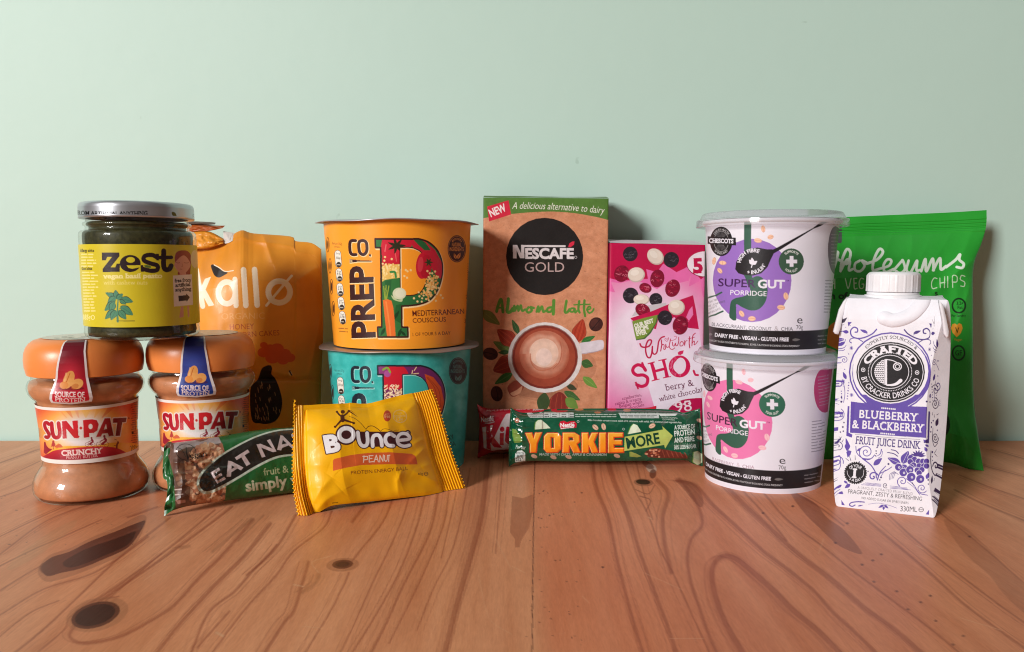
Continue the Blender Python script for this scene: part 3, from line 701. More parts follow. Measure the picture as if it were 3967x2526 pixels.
    c.ell(790, 790, 180, 180, (232, 196, 176), 0, .8); c.ell(790, 840, 100, 110, (236, 206, 194), 0, .9); c.stroke([(620,800),(640,920),(720,1000),(850,990),(950,920)], 14, (190, 110, 80), alpha=.8); c.stroke([(985,640),(1010,760),(980,900),(900,985)], 10, (176, 90, 62), alpha=.8)

def art_berry(c):
    c.crop(2320, 900, .4696)
    def base(X, Y):
        t = np.clip(np.hypot((X - 420)/620, (Y - 900)/640), 0, 1.5)[:, None]; t = np.clip((t - .45)/.75, 0, 1)
        return np.array((242, 224, 240.))*(1 - t) + np.array((236, 84, 152.))*t
    c.ink(c.m_uv(0, 0, 1, 1), base)
    pk = (236, 112, 176); rb = (196, 16, 74)
    c.poly([(60,60),(900,60),(900,560),(855,530),(835,400),(740,450),(760,360),(640,410),(540,430),(480,470),(390,430),(300,390),(180,420),(100,410),(135,495),(70,485)], pk)
    c.poly([(60,60),(900,60),(900,340),(840,390),(745,280),(640,330),(530,260),(480,330),(390,305),(405,385),(310,390),(250,395),(170,400),(60,372)], rb)
    c.poly([(590,300),(640,340),(720,290),(760,330),(740,400),(660,420),(620,380)], pk)
    def cran(x, y, rx, ry, rot):
        c.ell(x, y, rx, ry, (134, 16, 48), rot)
        for i in range(16):
            a, r = rnd.uniform(0, 6.3), rnd.uniform(.1, .85); px, py = x + rx*r*math.cos(a), y + ry*r*math.sin(a)
            c.stroke([(px - 8, py),(px + rnd.uniform(0, 6), py + rnd.uniform(-14, 14)),(px + 10, py + 4)], rnd.uniform(3, 7), rnd.choice(((196,40,76),(96,8,36),(226,120,140),(170,24,60))), alpha=.8)
    def rais(x, y, r, rot=0):
        c.ell(x, y, r, r*1.02, (44, 38, 46), rot)
        for i in range(16):
            a, q = rnd.uniform(0, 6.3), rnd.uniform(0, .85); px, py = x + r*q*math.cos(a), y + r*q*math.sin(a)
            c.stroke([(px - 9, py + 3),(px, py - rnd.uniform(-10, 10)),(px + 9, py)], rnd.uniform(3, 6), rnd.choice(((78,74,82),(26,22,28),(110,108,116))), alpha=.8)
    def egg(x, y, rx, ry, rot): c.ell(x, y, rx, ry, (206, 186, 176), rot); c.ell(x - rx*.06, y - ry*.08, rx*.92, ry*.9, (234, 220, 206), rot); c.ell(x - rx*.2, y - ry*.3, rx*.5, ry*.4, (244, 234, 222), rot)
    rais(260, 180, 60); egg(466, 202, 74, 62, 42); rais(597, 228, 64); egg(0, 0, 1, 1, 0); cran(190, 342, 62, 70, 20); egg(310, 352, 70, 62, -10); cran(482, 382, 58, 74, 10)
    cran(385, 460, 52, 40, 20); cran(608, 462, 60, 74, 20); rais(263, 522, 64); egg(352, 556, 66, 44, 0); rais(470, 556, 54)
    # the small packet it shows, pouring
    c.poly([(272,695),(300,650),(400,605),(555,580),(560,620),(420,660)], (206, 200, 206))
    pack = c.m_poly([(262,708),(440,650),(620,575),(775,520),(800,640),(835,860),(900,1500),(470,1480),(380,1180)])
    cran(362, 642, 64, 52, 30)
    c.ink(pack, lambda X, Y: np.array((236, 170, 212.)) + np.clip((Y - 650)/350, 0, 1)[:, None]*np.array((6, 60, 32.)))
    o = c.clip; c.clip = pack
    c.poly([(250,700),(440,650),(620,575),(790,510),(840,860),(830,800),(740,790),(690,760),(620,700),(545,765),(490,715),(470,800),(380,770),(290,740)], (198, 20, 78))
    c.poly([(690,760),(745,735),(720,700),(745,640),(770,610),(778,680),(740,735)], (236, 130, 184))
    c.poly([(275,735),(380,705),(490,680),(480,740),(430,830),(380,880),(305,892)], (74, 110, 58)); c.poly([(275,735),(380,705),(482,682),(465,750),(420,820),(370,872),(305,884)], (126, 154, 62))
    c.clip = o
    rais(545, 705, 60); egg(640, 620, 68, 64, 0); cran(672, 768, 64, 78, 10)
    for i, (t, x1, y1) in enumerate((('OUR BEST', 454, 742), ('RECIPE', 412, 796), ('EVER', 398, 836))): c.text(t, 296 + 8*i, 790 + 32*i, x1, y1, 32, (240, 240, 224), bold=.05)
    c.ell(880, 265, 156, 108, (150, 10, 60)); c.ell(880, 262, 152, 104, (244, 228, 238)); c.text('5', 776, 334, 858, 330, 112, rb, bold=.05, slab=True)
    c.crop(2440, 1240, .20880)
    mg = (196, 24, 78)
    for p, w in (([(188,440),(215,490),(280,505),(360,480),(400,410),(390,370),(340,380),(300,470),(295,580),(325,680),(375,695),(405,620),(420,490)],30), ([(420,490),(420,590),(455,635),(500,600),(520,500),(535,400),(580,330),(640,305)],28),
                 ([(585,370),(590,470),(572,575)],20), ([(580,500),(610,450),(635,470),(630,540),(660,530),(665,450)],16), ([(665,450),(680,500),(715,500),(730,470),(755,350)],16), ([(755,350),(730,480),(755,535),(800,540),(830,515)],15),
                 ([(740,385),(800,375),(850,350),(860,305),(820,300)],9), ([(790,410),(795,470),(820,480),(845,430),(850,470),(880,470),(905,400),(905,320)],16), ([(960,395),(930,430),(935,480),(980,470),(990,420),(960,395)],15),
                 ([(1010,380),(1015,470),(1030,400),(1060,380)],14), ([(1110,310),(1100,430),(1110,515)],20), ([(1080,350),(1200,320)],11), ([(1215,245),(1170,290),(1155,400),(1150,480)],18), ([(1150,440),(1185,390),(1200,410),(1190,460),(1225,440),(1260,390)],14)):
        c.stroke(p, w, mg)
    c.stroke([(685,400),(650,370),(660,335),(690,360),(715,325),(715,360),(685,400)], 8, mg)
    r2 = (210, 22, 84)
    c.stroke([(290,930),(240,860),(150,830),(70,880),(60,960),(130,1020),(250,1020),(330,1080),(310,1190),(220,1230),(130,1200)], 62, r2)
    c.poly([(205,790),(245,775),(305,930),(280,945)], r2); c.poly([(90,1150),(125,1140),(175,1280),(145,1285)], r2)
    c.poly([(330,800),(460,765),(462,785),(435,800),(475,920),(630,880),(590,750),(530,762),(525,745),(680,710),(682,730),(650,745),(725,1045),(765,1040),(765,1055),(615,1082),(612,1065),(655,1050),(635,930),(480,970),(510,1090),(550,1085),(552,1100),(405,1138),(402,1122),(450,1100),(375,812),(332,820)], r2)
    c.ring(920, 860, 200, 205, 86, r2); c.ell(935, 850, 104, 152, (242, 226, 240), 6)
    for i in range(40):
        a = rnd.uniform(1.4, 4.2); q = rnd.uniform(.66, .98); x, y = 920 + 200*q*math.cos(a), 860 + 205*q*math.sin(a); c.stroke([(x, y),(x + 10, y - 34)], 5, (240, 150, 186), False, alpha=.7)
    c.poly([(890,640),(890,600),(925,575),(1000,560),(985,620),(940,650)], (216, 40, 96)); c.stroke([(1180,940),(1210,1010),(1260,1020)], 40, r2)
    tx = (104, 28, 68)
    c.text('berry &', 664, 1312, 1190, 1212, 120, tx, slab=True); c.text('white chocolate', 550, 1510, 1420, 1310, 100, tx, slab=True)
    c.crop(2320, 900, .4696)
    for i, (t, x0, y0, x1, y1) in enumerate((('cranberries,', 194, 1384, 356, 1350), ('raisins & creamy', 134, 1426, 352, 1382), ('Belgian white', 172, 1446, 360, 1408), ('chocolate', 250, 1462, 376, 1432))): c.text(t, x0, y0, x1, y1, 26, (140, 30, 84), slab=True)
    c.poly(smooth([(560,1480),(600,1430),(680,1385),(780,1368),(900,1366)]).tolist() + [(900,1600),(500,1600)], (190, 16, 78)); c.text('98', 622, 1486, 768, 1470, 86, (244, 224, 234), slab=True, bold=.0)

PUR = {'disc': (150, 110, 192), 'deep': (66, 34, 84), 'flav': 'BLACKCURRANT, COCONUT & CHIA', 'fc': (98, 98, 108), 'oat': (238, 190, 160), 'side': (110, 94, 110)}
PNK = {'disc': (226, 120, 172), 'deep': (66, 34, 60), 'flav': 'RASPBERRY & CHIA', 'fc': (176, 148, 164), 'oat': (240, 190, 198), 'side': (186, 60, 116)}
def art_supergut(c, k):
    c.crop(2650, 780, .4045)
    white, blk, grn = (228, 225, 236), (34, 32, 36), (52, 92, 76)
    pink = k is PNK
    disc = c.m_ell(652, 758, 377, 398); c.ink(disc, k['disc'])
    def oat(x, y, rx, ry, rot):
        c.ell(x, y, rx, ry, (214, 164, 140) if not pink else (232, 176, 190), rot); c.ell(x - 2, y - 2, rx*.9, ry*.85, k['oat'], rot); a = math.radians(rot)
        c.stroke([(x - rx*.8*math.cos(a), y - rx*.8*math.sin(a)),(x + rx*.8*math.cos(a), y + rx*.8*math.sin(a))], 4, (206, 148, 124) if not pink else (222, 160, 176), False)
    c.poly([(575,100),(644,100),(642,720),(575,720)], grn)
    c.stroke([(610,700),(640,790)], 66, grn, False)
    c.poly([(645,745),(690,718),(745,730),(790,790),(800,860),(780,960),(720,1030),(640,1045),(560,1015),(505,985),(497,1020),(497,1140),(437,1110),(437,1040),(450,960),(490,928),(560,912),(610,890),(635,850),(620,800)], grn, curve=True)
    c.poly([(495,1146),(437,1116),(436,1040),(500,1010)], grn); c.ink(c.m_poly([(400,1140),(520,1140),(520,1250),(400,1250)]) & ~disc, white)
    for o in ((758,266,34,20,82),(828,344,30,22,-15),(708,377,38,22,8),(288,572,18,36,10),(370,590,20,36,95),(343,665,30,20,50),(976,908,36,24,80),(930,1016,38,24,5),(552,1076,34,22,55),(650,1123,36,24,0)): oat(*o)
    c.ink(c.m_uv(0, .815, 1, .958), blk)
    # spoon
    c.poly([(490,650),(500,580),(545,510),(620,460),(700,443),(790,460),(852,462),(900,440),(1230,260),(1420,120),(1460,150),(1310,238),(1240,265),(930,460),(860,500),(830,560),(800,630),(740,690),(660,712),(570,705),(520,690)], blk)
    c.arc('HIGH FIBRE', 660, 592, 118, 104, -74, 38, 34, white, bold=.03, rot=-12); c.arc('+ INULIN*', 655, 580, 138, 116, 216, 118, 34, white, bold=.03, inner=True, rot=-14)
    for a, b, w in ((650,540,38),(625,560,34),(700,572,34)): c.leaf(656, 606, a, b, w, white)
    c.stroke([(655,600),(645,634)], 9, white)
    c.ell(1027, 577, 121, 125, (60, 88, 70) if not pink else (50, 104, 84)); c.arc('SUPPORTS', 1027, 577, 80, 84, -42, 46, 22, (222, 226, 222), bold=.02); c.arc('YOUR GUT*', 1027, 577, 98, 104, 222, 136, 22, (222, 226, 222), bold=.02, inner=True)
    c.poly([(1012,525),(1048,525),(1048,560),(1083,560),(1083,594),(1048,594),(1048,628),(1012,628),(1012,594),(979,594),(979,560),(1012,560)], white)
    # crest
    c.ell(356, 385, 108, 141, blk); c.ring(356, 385, 72, 100, 5, (150, 148, 152)); c.poly([(226,336),(496,350),(498,424),(226,409)], blk)
    for i in range(-4, 5): c.stroke([(356 + i*15, 300),(356 - i*15, 470)], 3, (110, 108, 112), False)
    c.poly([(226,336),(496,350),(498,424),(226,409)], blk)
    c.text('CHESCOTS', 238, 396, 472, 402, 38, white, bold=.04, slab=True); c.arc('LUXURY HEALTH', 356, 385, 80, 104, -52, 52, 20, (206, 204, 208)); c.arc('of ENGLAND', 356, 385, 96, 124, 222, 140, 20, (206, 204, 208), inner=True)
    c.text('SUPER', 326, 812, 686, 826, 74, k['deep'], bold=.012); c.text('GUT', 706, 828, 966, 832, 76, white, bold=.035); c.text('PORRIDGE', 442, 894, 790, 908, 46, white, bold=.005); c.text('TM', 980, 766, 1006, 766, 14, k['deep'])
    c.stroke([(206,955),(225,930),(300,905),(360,872)], 16, grn, False); c.poly([(206,940),(300,908),(330,960),(372,1040),(215,1105)], white)
    c.stroke([(212,1140),(225,1115),(300,1085),(372,1052)], 16, grn, False)
    for i, t in enumerate(('1% OF DAILY FIBRE', 'INTAKE: 1.4X THE AVERAGE', 'FIBRE CONTENT OF', 'OTHER PORRIDGE POTS')): c.text(t, 208 + i, 985 + 36*i, (320, 396, 318, 352)[i], (948, 964, 1010, 1034)[i], 20, (92, 86, 100))
    if not pink: c.text('BLACKCURRANT, COCONUT', 264, 1190, 836, 1236, 33, k['fc'], bend=8, bold=.008); c.text('&', 866, 1238, 904, 1238, 44, (176, 168, 176)); c.text('CHIA', 930, 1238, 1044, 1236, 34, k['fc'], bold=.01)
    else: c.text('RASPBERRY', 390, 1212, 640, 1228, 32, k['fc'], bend=3); c.text('&', 670, 1232, 704, 1232, 44, (206, 190, 200)); c.text('CHIA', 730, 1236, 850, 1236, 34, k['fc'], bold=.01)
    c.text('e', 1084, 1170, 1136, 1168, 76, (60, 58, 64)); c.text('70g', 1076, 1226, 1140, 1222, 40, (60, 58, 64))
    c.text('DAIRY FREE - VEGAN - GLUTEN FREE', 294, 1292, 1002, 1338, 34, white, bold=.03, bend=12); c.text('CHICORY INULIN CONTRIBUTES TO NORMAL BOWEL FUNCTION BY INCREASING STOOL FREQUENCY', 240, 1336, 1106, 1392, 17, (206, 204, 208), bend=16)
    c.leaf(1036, 1326, 1112, 1322, 26, (110, 106, 106)); c.leaf(240, 1268, 272, 1276, 26, (110, 106, 106))
    for i in range(3): c.smallprint(1284, 1290 + 36*i, 1400, 1282 + 36*i, 16, (150, 148, 152))
    c.ell(1450, 470, 72, 230, k['side'])
    for y in range(320, 620, 32): c.smallprint(1412, y, 1470, y, 14, (180, 160, 180), .6)
    for y in range(760, 1080, 30): c.smallprint(1356 - (y - 760)*.05, y, 1420, y, 16, (140, 136, 150), .8)

def art_carton(c):
    c.edge = 3600; wh, pu, dk = (234, 232, 240), (98, 78, 166), (30, 28, 32)
    c.crop(3180, 1030, .34571)
    def left(f):   # draws a motif left of the middle and its mirror on the right
        f(lambda x, y: (x, y), 1); f(lambda x, y: (1560 - x + (y - 700)*.02, y + (780 - x)*.035), -1)
    def top(T, h):
        P = lambda *p: [T(*q) for q in p]
        q = pu if h == 1 else (74, 56, 128)  # right-hand copy inked darker: the carton's shaded side put into the colour
        c.stroke(P((625,712),(580,760),(500,800),(420,815),(350,790),(335,730),(370,690),(410,705),(410,740),(385,745)), 15, q); c.stroke(P((610,735),(540,785),(450,812)), 9, q)
        c.stroke(P((470,850),(400,812),(335,820),(325,850),(345,865)), 10, q); c.leaf(*T(525, 750), *T(440, 716), 34, q); c.stroke(P((500,750),(530,770)), 5, q)
        c.leaf(*T(312, 745), *T(245, 735), 40, q); c.poly(P((302,632),(350,630),(308,680)), q); c.ell(*T(328, 670), 6, 6, q); c.ell(*T(280, 690), 5, 5, q)
        for a, b in (((255,630),(250,550)),((260,635),(295,580)),((258,660),(258,640))): c.stroke(P(a, b), 7, (70, 64, 84), False, 3)
        c.leaf(*T(200, 895), *T(212, 800), 40, q); c.stroke(P((215,905),(260,870),(278,825)), 14, q, w2=6); c.stroke(P((225,930),(265,915),(285,890)), 10, q, w2=5); c.stroke(P((230,950),(255,948),(268,935)), 7, q)
        for i in range(8): c.stroke(P((343 + 20*math.cos(i*.785), 922 + 20*math.sin(i*.785)),(343, 922)), 6, q, False)
        x, y = T(262, 1055); c.spiral(x, y, 44, 1.6, 7, q, 200, h); c.ell(*T(313, 988), 6, 6, q); c.ell(*T(196, 1045), 10, 12, q)
        for k in range(4): c.stroke(P((180 + 14*k, 1150 - 22*k),(205 + 10*k, 1110 - 10*k)), 8, q, w2=4)
        c.leaf(*T(285, 1270), *T(250, 1190), 38, q); c.ell(*T(268, 1160), 6, 6, q); c.ell(*T(202, 1215), 7, 9, q)
        x, y = T(205, 1325); c.spiral(x, y, 58, 1.3, 12, q, 150, h); c.stroke(P((240,1270),(265,1360),(270,1450),(255,1530)), 7, q)
        for k in range(7): c.ell(*T(315 - k*3, 1310 + k*30), 6 + k % 2*3, 7, q)
        for i in range(8): c.stroke(P((345 + 20*math.cos(i*.785), 1447 + 20*math.sin(i*.785)),(345, 1447)), 6, q, False)
        for k in range(5): c.ell(*T(230 + k*2, 1405 + k*28), 6, 7, q)
        for k in range(4): c.stroke(P((165, 1480 + 20*k),(190 + 5*k, 1500 + 18*k)), 6, q, w2=3)
    left(top)
    c.ring(780, 1190, 465, 445, 16, pu); c.ink(c.m_ell(790, 1200, 440, 405) & ~c.m_ell(780, 1180, 424, 392), pu)
    c.arc('EXPERTLY SOURCED &', 785, 1190, 372, 372, -46, 49, 36, (50, 46, 54), slab=True)
    # lower half
    c.crop(3180, 1500, .35880)
    c.poly([(325,155),(500,176),(470,120),(420,80),(1080,80),(1000,160),(935,205),(1147,212),(1135,548),(315,492)], pu)
    c.crop(3180, 1030, .34571); c.ell(782, 1192, 398, 352, wh); c.ell(782, 1192, 384, 338, dk); c.ring(782, 1192, 368, 322, 7, wh)
    c.arc('CRAFTED', 780, 1192, 262, 222, -68, 70, 74, wh, bold=.045, slab=True); c.arc('BY CRACKER DRINKS CO', 782, 1192, 338, 292, 258, 106, 62, wh, bold=.01, inner=True)
    for i in range(80):
        a = i/80*2*math.pi; c.ell(775 + 242*math.cos(a), 1188 + 212*math.sin(a), 5, 5, wh)
    c.ring(774, 1188, 215, 190, 7, wh)
    c.clip = c.m_ell(774, 1188, 176, 152) & c.m_poly([(560,1000),(708,1000),(708,1380),(560,1380)]); c.ell(774, 1188, 176, 152, wh)
    for n, y in enumerate(range(1052, 1340, 22)):
        if n % 3 == 0: c.stroke([(590,y),(720,y)], 7, dk, False)
        elif n % 3 == 1: c.stroke([(590 + 13*i, y + (8 if i % 2 else -8)) for i in range(11)], 6, dk, False)
        else:
            for i in range(6): c.ell(600 + 22*i, y, 7, 7, dk)
    c.clip = None
    c.stroke([(714,1050),(714,1330)], 6, wh, False); c.poly([(720,1046),(742,1044),(742,1336),(720,1334)], wh)
    c.stroke([(740,1050),(800,1060),(845,1080)], 9, wh); c.ring(858, 1128, 50, 46, 12, wh); c.ring(858, 1128, 28, 26, 8, wh); c.stroke([(740,1336),(800,1335),(850,1320),(895,1285)], 16, wh, w2=40)
    for x in (475, 1078): c.ring(x, 1165 if x < 700 else 1196, 24, 24, 7, wh); c.ell(x, 1165 if x < 700 else 1196, 8, 8, wh)
    c.crop(3180, 1500, .35880)
    c.poly([(290,204),(310,206),(300,490),(342,512),(335,545),(275,525)], pu); c.poly([(1160,262),(1184,260),(1166,606),(1110,602),(1130,570),(1150,560)], (70, 54, 120))  # right band end darker than the left, shade painted in
    for y0, x0 in ((225, 660), (497, 650)):
        for i in range(8): c.ell(x0 + 20*i, y0 + i*1.8, 8, 9, wh)
    c.text('BLUEBERRY', 414, 328, 1048, 370, 84, wh, bold=.02, slab=True, track=1.12); c.text('& BLACKBERRY', 338, 438, 1112, 490, 86, wh, bold=.02, slab=True, track=1.1)
    c.stroke([(372,508),(700,540),(1072,566)], 4, (90, 84, 110)); c.text('FRUIT JUICE DRINK', 372, 610, 1074, 668, 82, (80, 66, 130), bold=.01, slab=True)
    def sp(x, y, r, t, w, a, h, q=pu, w2=None): c.spiral(x, y, r, t, w, q, a, h, w2)
    sp(490, 700, 90, 2.0, 9, 40, 1); c.stroke([(378,640),(390,710),(450,765),(540,770),(580,730)], 9, pu); c.leaf(392, 690, 436, 655, 24, pu); c.stroke([(450,770),(540,840),(590,920),(600,980)], 12, pu)
    sp(565, 965, 54, 1.1, 14, -20, -1); c.stroke([(610,1000),(640,920),(700,850)], 14, pu, w2=8); c.leaf(570, 840, 660, 765, 56, pu); c.stroke([(640,930),(720,890),(765,860)], 9, pu); c.stroke([(650,960),(690,900),(716,895)], 6, pu)
    for x, y, r in ((597,688,8),(598,715,7),(590,740,7),(650,972,10),(636,1000,8),(730,828,11),(510,908,7),(416,806,7),(472,850,7)): c.ell(x, y, r, r, (66, 52, 110))
    c.stroke([(655,672),(640,720),(600,745)], 12, pu, w2=5); c.stroke([(667,690),(655,740),(620,765)], 6, pu)
    for a, b in (((720,704),(830,745)),((760,674),(838,715))): c.stroke([a, ((a[0] + b[0])/2 + 10, (a[1] + b[1])/2 - 8), b], 10, (76, 60, 130))
    c.leaf(880, 825, 945, 690, 90, pu, wh, 3); c.leaf(860, 825, 722, 762, 70, pu, wh, 3); c.leaf(870, 840, 950, 900, 60, pu, wh, 3)
    for x, y in ((970,760),(1010,780),(965,805),(1055,800),(1000,840),(1100,800),(1140,800),(1060,850),(1110,850),(1040,895),(1090,890),(1140,850),(975,860),(1060,925)): c.ell(x, y, 34, 34, wh); c.ell(x, y, 30, 30, (88, 66, 152))
    for a in range(-160, 0, 26): c.leaf(1050, 745, 1050 + 85*math.cos(math.radians(a)), 745 + 70*math.sin(math.radians(a)), 24, (76, 54, 134))
    for x, y, r in ((838,862,38),(890,920,42),(960,890,40),(975,968,46),(1072,990,44)): c.ell(x, y, r + 5, r + 5, wh); c.ell(x, y, r, r, (92, 72, 158)); c.ell(x + 8, y + 4, 12, 12, wh); c.ell(x + 8, y + 4, 6, 6, (92, 72, 158))
    sp(880, 1015, 60, 1.5, 9, 120, 1); sp(1090, 1090, 56, 1.6, 8, 30, 1); c.stroke([(920,985),(1000,1050),(1060,1140),(1150,1165)], 8, pu); c.stroke([(930,1020),(1010,1085),(1070,1165)], 5, pu)
    for k in range(4): c.stroke([(740 + 14*k, 1000 - 6*k),(745 + 20*k, 940 - 5*k),(800 + 12*k, 905 + 12*k)], 5, (84, 72, 140))
    c.ell(375, 925, 114, 112, dk)
    for i in range(30): a = i/30*2*math.pi; c.ell(375 + 114*math.cos(a), 925 + 112*math.sin(a), 10, 10, dk)
    c.arc('OF YOUR', 375, 925, 62, 60, -52, 52, 34, wh, bold=.01); c.arc('5 A DAY', 375, 925, 98, 96, 225, 135, 32, wh, bold=.01, inner=True); c.text('1', 338, 970, 385, 974, 88, wh, bold=.06, slab=True)
    c.stroke([(284,900),(290,940),(315,975)], 4, wh); c.stroke([(465,890),(458,950),(440,975)], 4, wh)
    for k in range(3): c.stroke([(440 + 20*k, 1052 - 10*k),(650, 1068 - 11*k)], 5, pu, False); c.stroke([(748, 1064 + 12*k),(970 - 26*k*(2 - k)*.6 - 20*(2 - k), 1086 + 11*k)], 5, pu, False)
    sp(697, 1058, 30, 1.4, 7, 60, 1, (90, 84, 110))
    tx = (70, 66, 76)
    c.text('A UNIQUELY CRAFTED FRUIT BLEND', 396, 1096, 990, 1164, 30, (120, 112, 124), bold=-.01, bend=-3); c.text('FRAGRANT, ZESTY & REFRESHING', 294, 1144, 1090, 1226, 44, (54, 50, 60), bend=-3); c.text('NO ADDED SUGAR OR SWEETENERS', 440, 1206, 945, 1262, 26, tx)
    c.text('330ML', 858, 1338, 1036, 1346, 56, (40, 38, 44), bold=.0); c.ring(1082, 1322, 28, 26, 6, (60, 56, 66)); c.stroke([(1058,1322),(1104,1322)], 5, (60, 56, 66), False)
    for pt in ([(222,1215),(225,1270),(262,1274)],[(1168,1320),(1166,1376),(1130,1372)]): c.poly(pt, pu)
    c.stroke([(470,1240),(400,1235),(330,1245),(310,1270),(340,1285),(370,1270)], 12, pu); c.leaf(400, 1282, 455, 1272, 14, pu); c.stroke([(515,1262),(620,1250),(740,1275),(820,1305)], 4, pu)
    c.leaf(680, 1270, 622, 1300, 26, pu); c.leaf(684, 1270, 728, 1306, 26, pu); c.leaf(680, 1285, 676, 1325, 26, pu)
    # sides
    sp(185, 300, 74, 1.9, 8, -60, 1); sp(190, 640, 60, 1.6, 8, 200, 1, (70, 58, 120)); sp(180, 800, 66, 1.6, 9, 20, -1); c.stroke([(140,860),(190,890),(215,830),(205,740),(165,760)], 8, pu)
    c.leaf(150, 490, 188, 430, 40, pu); c.stroke([(150,150),(195,120)], 6, pu)
    for x, y, r in ((224,110,9),(222,158,11),(250,382,8),(238,430,10),(243,475,8),(212,484,8),(1188,80,9),(1142,155,11),(1182,160,9),(1238,362,10),(1208,384,9),(1206,430,11),(1196,482,10),(1308,466,9),(1225,700,13),(1222,750,9),(1228,790,7),(1158,1000,9),(1160,1045,7)): c.ell(x, y, r, r, (66, 52, 108))
    c.leaf(290, 600, 285, 690, 60, pu); c.poly([(275,700),(300,680),(332,690),(320,730),(290,760)], pu); c.leaf(300, 655, 270, 550, 34, pu)
    for a, b in (((300,790),(268,765)),((325,790),(310,745)),((372,780),(370,735)),((180,1000),(190,970)),((160,930),(175,900)),((200,560),(175,535)),((215,570),(205,535)),((230,590),(245,565))): c.stroke([a, b], 8, (70, 60, 110), False, 4)
    c.leaf(225, 1055, 162, 1092, 30, pu); c.leaf(250, 1010, 292, 1040, 26, pu); c.leaf(318, 1045, 260, 1088, 40, pu); c.leaf(180, 1110, 242, 1150, 50, pu)
    d2 = (58, 44, 78)  # purple of the right side, darkened with painted shade
    sp(1275, 30, 62, 1.6, 9, 200, 1, d2); sp(1270, 180, 66, 1.9, 10, -90, 1, d2); sp(1275, 545, 60, 2.1, 10, 0, 1, d2); c.stroke([(1235,440),(1225,560),(1260,640),(1320,600)], 9, d2)
    c.leaf(1285, 420, 1325, 335, 56, d2); c.stroke([(1200,690),(1195,800),(1220,900),(1270,950),(1305,920)], 14, d2); c.spiral(1280, 850, 50, 1.1, 16, d2, 180, 1); c.leaf(1210, 1040, 1222, 950, 34, d2); c.stroke([(1265,1080),(1245,1120)], 9, d2); c.leaf(1215, 1220, 1250, 1160, 40, d2)
    c.leaf(1140, 990, 1165, 920, 40, pu); c.leaf(1145, 695, 1120, 645, 34, pu); c.leaf(1165, 640, 1120, 620, 24, pu); c.poly([(1105,565),(1130,570),(1112,600)], pu)
    for a, b in (((1228,300),(1225,270)),((1258,325),(1256,290)),((1300,300),(1335,285)),((1260,710),(1300,670)),((1265,720),(1310,750)),((990,1030),(1000,1060)),((1250,1010),(1262,980))): c.stroke([a, b], 9, d2, False, 4)

def art_chips(c):
    c.crop(3180, 780, .40439)
    c.ink(c.m_uv(0, 0, 1, 1), lambda X, Y: np.array((44, 160, 52.)) + fbm(X/300, Y/300, 31, 3)[:, None]*5)
    w = (226, 236, 222)
    S = [([(60,470),(110,660),(165,500),(135,490)],26), ([(110,640),(160,560),(250,600),(285,500),(250,460),(205,560),(190,670)],26), ([(195,660),(250,560),(280,580),(270,660),(310,650)],24),
         ([(375,570),(330,600),(330,660),(380,670),(420,620),(395,570),(440,590)],24), ([(440,600),(540,560),(595,490),(560,460),(510,560),(500,660),(560,650)],26), ([(560,650),(650,620),(675,570),(635,560),(600,620),(620,680),(700,650)],24),
         ([(700,660),(770,580),(785,570),(805,650),(760,690),(720,670)],24), ([(840,570),(820,660),(860,680),(920,570),(915,660),(950,660)],24), ([(960,670),(1000,555),(1010,670),(1070,550),(1080,660)],26), ([(1075,660),(1140,545),(1150,650),(1200,620)],26), ([(1200,630),(1290,560),(1330,510),(1325,560),(1365,600),(1350,640),(1300,630)],26)]
    m = c.m_stroke(*S[0])
    for p, q in S[1:]: m |= c.m_stroke(p, q)
    c.ink(m, w)
    t = (200, 224, 190)
    for p in ([(30,745),(30,835)],[(60,745),(60,835)],[(30,790),(60,790)],[(108,745),(108,835)],[(135,745),(135,835)],[(108,790),(135,790)],[(236,740),(262,835),(292,738)],[(318,740),(322,835),(350,833)],[(318,740),(346,738)],[(320,785),(342,784)],[(412,745),(385,740),(368,780),(375,830),(405,832),(412,795),(395,795)],
              [(1112,740),(1085,735),(1060,780),(1068,835),(1110,828)],[(1140,735),(1142,828)],[(1186,722),(1182,828)],[(1140,785),(1186,776)],[(1214,720),(1214,825)],[(1262,825),(1260,718),(1300,722),(1300,770),(1262,775)],[(1378,720),(1345,712),(1335,750),(1375,775),(1370,815),(1338,812)]):
        c.stroke(p, 9, t)
    d = (22, 54, 26)
    c.text('h of', 90, 935, 260, 935, 62, d, bold=.04); c.text('s', 1090, 905, 1120, 903, 50, d, bold=.03)
    c.ring(1320, 1000, 70, 76, 17, d); c.text('3.2g', 1298, 992, 1362, 990, 30, d, bold=.02); c.text('Fat', 1308, 1032, 1356, 1031, 30, d, bold=.02); c.text('Per Serving', 1250, 1108, 1386, 1108, 24, d, bold=.02)
    hp = (226, 158, 50)
    c.poly([(1300,1302),(1262,1262),(1246,1215),(1258,1178),(1284,1170),(1302,1185),(1322,1168),(1346,1178),(1356,1215),(1340,1262)], hp); c.text('V', 1284, 1262, 1324, 1262, 54, (60, 76, 20), bold=.02); c.text('Vegan', 1274, 1336, 1350, 1336, 24, (190, 130, 50))
    c.ring(1318, 1452, 66, 76, 17, d); c.text('GF', 1286, 1476, 1352, 1474, 48, d, bold=.02)
    c.poly([(20,1330),(50,1240),(110,1170),(180,1150),(220,1200),(220,1420),(120,1400)], (214, 120, 40), curve=True)
    c.crop(3180, 1500, .35880); c.ell(1320, 400, 74, 130, (20, 50, 24)); c.crop(3180, 780, .40439)
    c.poly([(60,240),(204,240),(204,385),(195,402),(60,402)], (74, 78, 76))

